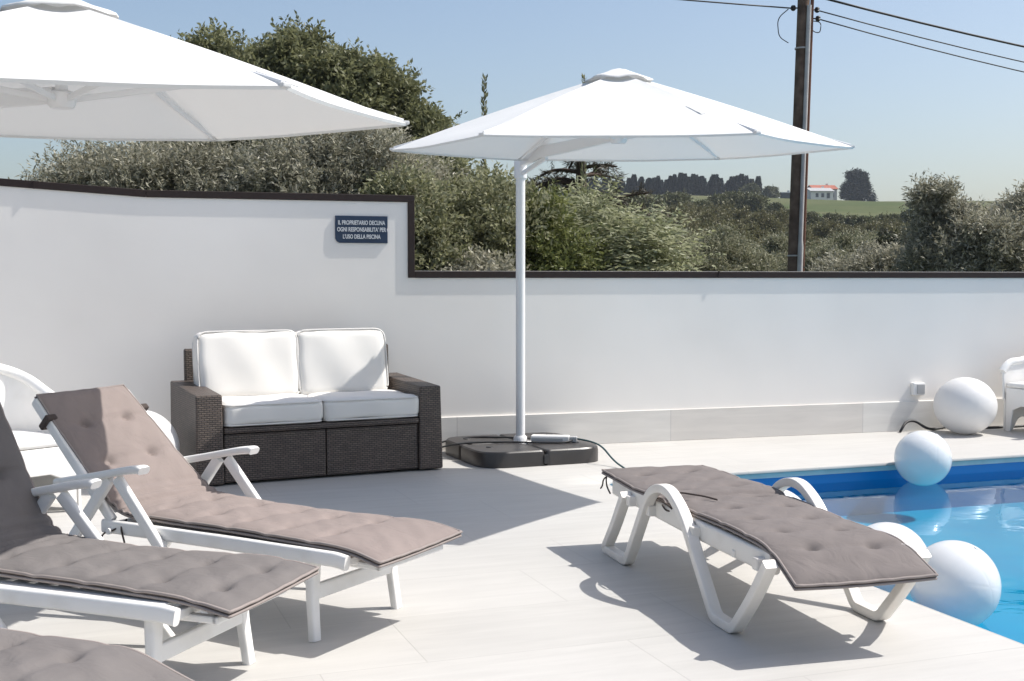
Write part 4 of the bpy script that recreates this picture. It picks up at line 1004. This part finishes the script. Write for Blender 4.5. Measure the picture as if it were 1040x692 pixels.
tree('dark_bush', 'dark leafy bush left of the tall right olives', 'bush', (6.95, 22.0, -.25), [(0, 0, 1.5, .5, .5, .7), (.1, 0, 2.05, .3, .35, .35), (-.6, 0, 1.3, .45, .45, .5)], 'dark_leaf', 4500, 6, .085, .04, .24, 120, th=.6, tr=.07)
# yellowish scrub and far bushes on the slope
GY = 'rough scrub on the slope below the hilltop'
proto = tree('scrub_bush', 'yellow green scrub bush on the slope', 'bush', (0, 0, 0), [(0, 0, 1.1, 1.3, 1.2, 1.0), (.7, 0, .9, .9, .9, .8), (-.7, .2, 1.2, .9, .9, .8)], 'dry_leaf', 2600, 5, .17, .07, .40, 130, th=.3, tr=.08, group=GY)
proto2 = tree('scrub_bush', 'dark green scrub bush on the slope below the wood', 'bush', (0, 0, 0), [(0, 0, 1.6, 2.0, 1.8, 1.5), (1.2, 0, 1.2, 1.3, 1.3, 1.1), (-1.2, .3, 1.7, 1.3, 1.3, 1.2)], 'far_leaf', 2600, 5, .36, .17, .7, 131, th=.4, tr=.12, group='dark scrub bushes on the slope below the wood')
rr = random.Random(5)
for _a, _b, _c in ((648, 75, 1.3), (675, 82, 1.4), (812, 90, 1.0), (838, 95, 1.1), (858, 88, .95), (880, 96, 1.0), (903, 92, 1.1), (690, 105, 1.5), (716, 100, 1.3), (748, 105, 1.4), (772, 100, 1.3), (786, 110, 1.3), (730, 118, 1.5), (700, 122, 1.5), (760, 80, 1.1), (735, 76, 1.2), (705, 72, 1.25)):
    _x = (_a - 520) / 1230 * _b; dup(proto, (_x, _b, gy(_x, _b) - .2), _a * 1.0, None, _c)
first = True
for px, y, s in [(655, 50, 1.15), (680, 55, 1.25), (702, 50, 1.05), (722, 60, 1.2), (745, 58, 1.0), (770, 62, 1.05), (835, 60, .9), (862, 64, 1.0), (640, 62, 1.3), (790, 66, 1.0)]:
    x = (px - 520) / 1230 * y
    if first: proto.location = (x, y, gy(x, y) - .2); proto.scale = (s, s, s); first = False
    else: dup(proto, (x, y, gy(x, y) - .2), rr.uniform(0, 6), None, s)
first = True
for px, y, s in [(a, b_, c * .52) for a, b_, c in [(575, 120, 1.6), (600, 140, 1.9), (630, 150, 2.0), (655, 160, 2.2), (672, 175, 2.2), (690, 190, 2.1), (705, 170, 1.7), (735, 185, 2.1), (752, 190, 2.2), (768, 185, 1.9), (786, 175, 1.4),
                 (800, 150, 1.3), (822, 140, 1.3), (845, 135, 1.25), (865, 132, 1.2), (880, 128, 1.2), (900, 135, 1.2), (925, 140, 1.3), (950, 150, 1.5), (640, 118, 1.3), (690, 125, 1.25), (720, 120, 1.2), (745, 118, 1.1), (775, 110, 1.0), (790, 105, 1.0), (812, 112, 1.05), (832, 108, 1.0), (855, 110, 1.0), (885, 108, 1.0), (665, 100, 1.1), (705, 98, 1.0), (740, 92, 1.0), (620, 100, 1.3), (915, 105, 1.1), (760, 340, 2.2), (782, 372, 2.2)]]:
    x = (px - 520) / 1230 * y
    if first: proto2.location = (x, y, gy(x, y) - .3); proto2.scale = (s, s, s); first = False
    else: dup(proto2, (x, y, gy(x, y) - .3), rr.uniform(0, 6), None, s)
# conifer wood on the skyline
def conifer(seed):
    r = thing('conifer_tree', 'dark conifer in the wood on the skyline', 'conifer', (0, 0, 0), 0, 'conifers of the wood on the skyline'); rng = np.random.default_rng(seed)
    b = MB(); b.tube([(0, 0, -1), (0, 0, 9)], .25, 6, scale=[1, .3]); b.build('trunk', M['pine_bark'], r)
    n = 3400; z = rng.uniform(.3, 10, n); R = (1 - z / 10) ** .75 * 1.75 * (1 + .25 * np.sin(z * 3.1 + seed)) + .06
    a = rng.uniform(0, 6.28, n); q = R * rng.uniform(.15, 1, n) ** .5
    P = np.stack([np.cos(a) * q, np.sin(a) * q, z], 1); D = unit(np.stack([np.cos(a), np.sin(a), rng.uniform(-.3, .7, n)], 1))
    link(leaf_mesh('crown', P, D, .75, .26, rng, rng.uniform(0, 1, n)), 'crown', M['far_conifer'], r, smooth=0); return r
cps = [conifer(200 + i) for i in range(3)]; used = 0
for px in list(range(556, 770, 4)) + list(range(558, 768, 4)):
    y = 395 + rr.uniform(-12, 18); x = (px + rr.uniform(-4, 3) - 520) / 1230 * y
    hgt = (.66 if px < 640 else .74 if px < 690 else .86) * rr.uniform(.80, 1.02)
    sc = (hgt * rr.uniform(.9, 1.25), hgt * rr.uniform(.9, 1.2), hgt); z = gy(x, y) - .6
    if used < 3: o = cps[used]; o.location = (x, y, z); o.scale = sc; used += 1
    else: dup(cps[rr.randrange(3)], (x, y, z), rr.uniform(0, 6), None, sc)
# lone broad tree by the far house
x = (868 - 520) / 1230 * 385
tree('broad_tree', 'lone round dark tree on the hilltop beside the white house', 'tree', (x, 385, gy(x, 385) - .5), [(.2, 0, 5.6, 3.0, 3, 3.0), (-1.6, 0, 4.2, 2.2, 2.4, 2.2), (1.9, 0, 3.6, 2.4, 2.4, 2.6), (-.7, 0, 8.0, 1.8, 2, 1.6), (1.3, 0, 7.6, 1.9, 2, 1.5), (2.9, 0, 1.8, 2.2, 2, 1.6), (-3.0, 0, 1.7, 1.7, 1.6, 1.5), (.3, 0, 2.2, 2.4, 2, 1.8)], 'far_conifer', 7000, 5, .6, .3, 1.3, 140, th=1.2, tr=.35, clumps=16, spread=.3)

# far farmhouse
def house(label, x, y, z, w, d, h, rh, rz, walls, windows, roofm, over=.35):
    r = thing('farmhouse', label, 'house', (x, y, z), rz)
    b = MB(); b.box((0, 0, h / 2 - .5), (w, d, h + 1)); 
    b.add([(-w / 2, -d / 2, h), (-w / 2, d / 2, h), (-w / 2, 0, h + rh), (w / 2, -d / 2, h), (w / 2, d / 2, h), (w / 2, 0, h + rh)], [(0, 1, 2), (3, 5, 4)])
    wl = b.build('wall', M[walls], r, smooth=0, recalc=False)
    b = MB(); o = over
    for s in (-1, 1):
        e = V(0, s * (d / 2 + o), h - rh * o / (d / 2)); q = V(0, 0, h + rh)
        vs = [V(-w / 2 - o, e.y, e.z + .02), V(w / 2 + o, e.y, e.z + .02), V(w / 2 + o, 0, q.z + .02), V(-w / 2 - o, 0, q.z + .02)]
        b.add(vs + [v + V(0, 0, .18) for v in vs], [(0, 1, 2, 3), (7, 6, 5, 4), (0, 4, 5, 1), (1, 5, 6, 2), (2, 6, 7, 3), (3, 7, 4, 0)])
    rf = b.build('roof', M[roofm], r, smooth=0)
    b = MB(); b.box((w * .25, d * .12, h + rh), (.6, .6, 1.4)); b.build('chimney', M['house_white'], rf, smooth=0)
    for wx, wz, ww, wh in windows:
        b = MB(); b.box((wx, -d / 2 - .02, wz), (ww, .06, wh)); b.build('window', M['window_dark'], r, smooth=0)
    return r
Yh = 380
hx = lambda p: (p - 520) / 1230 * Yh
house('far white farmhouse with pale roof on the hilltop beside the pole', hx(826), Yh - 4, gy(hx(826), Yh - 4) + .1, 7.2, 6.5, 2.6, 1.1, rad(8), 'house_white', [(-1.6, 1.4, .9, 1.2), (.2, 1.4, .9, 1.2), (2.0, 1.3, 1.0, 1.6)], 'house_grey')
house('far farmhouse with red tiled roof behind the white one', hx(837), Yh + 5, gy(hx(837), Yh + 5) + .1, 7.6, 7.0, 3.6, 1.3, rad(4), 'house_grey', [(2.4, 1.7, .9, 1.3), (.4, 1.7, .9, 1.3)], 'roof_tile')
house('small dark green shed on the hilltop left of the pole', hx(797), Yh, gy(hx(797), Yh), 3.2, 2.6, 1.8, .35, 0, 'shed_green', [], 'shed_green', .15)

# ------------------------------------------------------------------ utility pole and wires
def upole(label, loc, lean, h):
    r = thing('utility_pole', label, 'utility pole', loc, 0, 'wooden utility poles'); L = V(lean, 0, h)
    b = MB(); b.tube([V(0, 0, -.3), L * .5, L], .105, 18, scale=[1.05, 1, .92]); b.build('post', M['wood_pole'], r, smooth=60)
    b = MB(); b.tube([V(.070, -.125, -.2), V(.070, -.125, 0) + L * .32, V(.066, -.120, 0) + L * .34, V(.066, -.116, 0) + L * .90], .046, 10, scale=[1.0, 1.0, .8, .8]); b.build('conduit', M['galvanised'], r, smooth=60)
    b = MB(); b.tube([V(.142, -.02, 0) + L * .18, V(.134, -.02, 0) + L * .93], .030, 10); b.build('downpipe', M['rust'], r, smooth=60)
    for k in (.30, .55, .80):
        b = MB(); c = L * k; b.lathe([(.112, -.012), (.118, -.012), (.118, .012), (.112, .012)], 20, tuple(c)); b.build('band', M['galvanised'], r, smooth=40)
    for dx, z in ((-.17, 6.05), (.22, 6.24), (.22, 6.02), (.24, 5.88)):
        b = MB(); p = L * (z / h); b.lathe([(0, .045), (.03, .04), (.042, .015), (.032, 0), (.045, -.02), (.02, -.045), (0, -.045)], 12, (p.x + dx, -.02, z)); b.tube([(p.x, -.02, z), (p.x + dx, -.02, z)], .012, 6); b.build('insulator', M['black_rubber'], r, smooth=40)
    b = MB(); b.tube(fillet([V(-.1, -.03, 6.03), V(-.28, -.03, 5.88), V(-.25, -.03, 5.58), V(-.10, -.06, 5.48)], .15, 6), .008, 6); b.build('jumper_wire', M['black_rubber'], r, smooth=180)
    b = MB(); b.tube(fillet([V(.22, -.03, 5.88), V(.30, -.03, 5.67), V(.42, -.03, 5.64), V(.44, -.03, 5.82), V(.30, -.03, 5.84)], .1, 6), .008, 6); b.build('jumper_wire', M['black_rubber'], r, smooth=180)
    return r
PX, PY = 4.60, 20.0
pl0 = upole('brown wooden utility pole with steel conduit behind the low wall', (PX, PY, -.25), .17, 6.75)
dup(pl0, (29.0, 32.0, -.25), 0, 'wooden utility pole far to the right, carrying the wires'); dup(pl0, (-17.0, 13.5, -.25), 0, 'wooden utility pole far to the left, carrying the single wire', 1.14)
def wire(label, a, c, sag, r):
    b = MB(); A, Cc = V(*a), V(*c); pts = [A.lerp(Cc, t / 24) + V(0, 0, -4 * sag * (t / 24) * (1 - t / 24)) for t in range(25)]
    b.tube(pts, r, 6); tag(b.build('overhead_wire', M['black_rubber'], smooth=180), label, 'wire', 'overhead wires on the pole')
wire('thick upper overhead wire running right from the pole', (PX + .37, PY, 5.99), (29.2, 32.0, 5.72), .62, .020)
wire('thin middle overhead wire running right from the pole', (PX + .37, PY, 5.77), (29.2, 32.0, 5.45), .70, .011)
wire('thin lowest overhead wire running right from the pole', (PX + .39, PY, 5.63), (29.2, 32.0, 5.25), .75, .011)
wire('single thin overhead wire running left from the pole', (PX - .02, PY, 5.80), (-16.9, 13.5, 7.0), .30, .012)

# ------------------------------------------------------------------ summer haze between the camera and the hill
hm = bpy.data.materials.new('haze'); hm.use_nodes = True; nt = hm.node_tree; nt.nodes.clear()
out = nt.nodes.new('ShaderNodeOutputMaterial'); pv = nt.nodes.new('ShaderNodeVolumePrincipled')
pv.inputs['Color'].default_value = (.82, .90, 1.0, 1); pv.inputs['Density'].default_value = .00024; pv.inputs['Anisotropy'].default_value = .2
nt.links.new(pv.outputs[0], out.inputs['Volume'])
b = MB(); b.box((0, 200, 19.7), (1410, 1010, 46.6)); tag(b.build('haze', hm, smooth=0), kind='stuff')
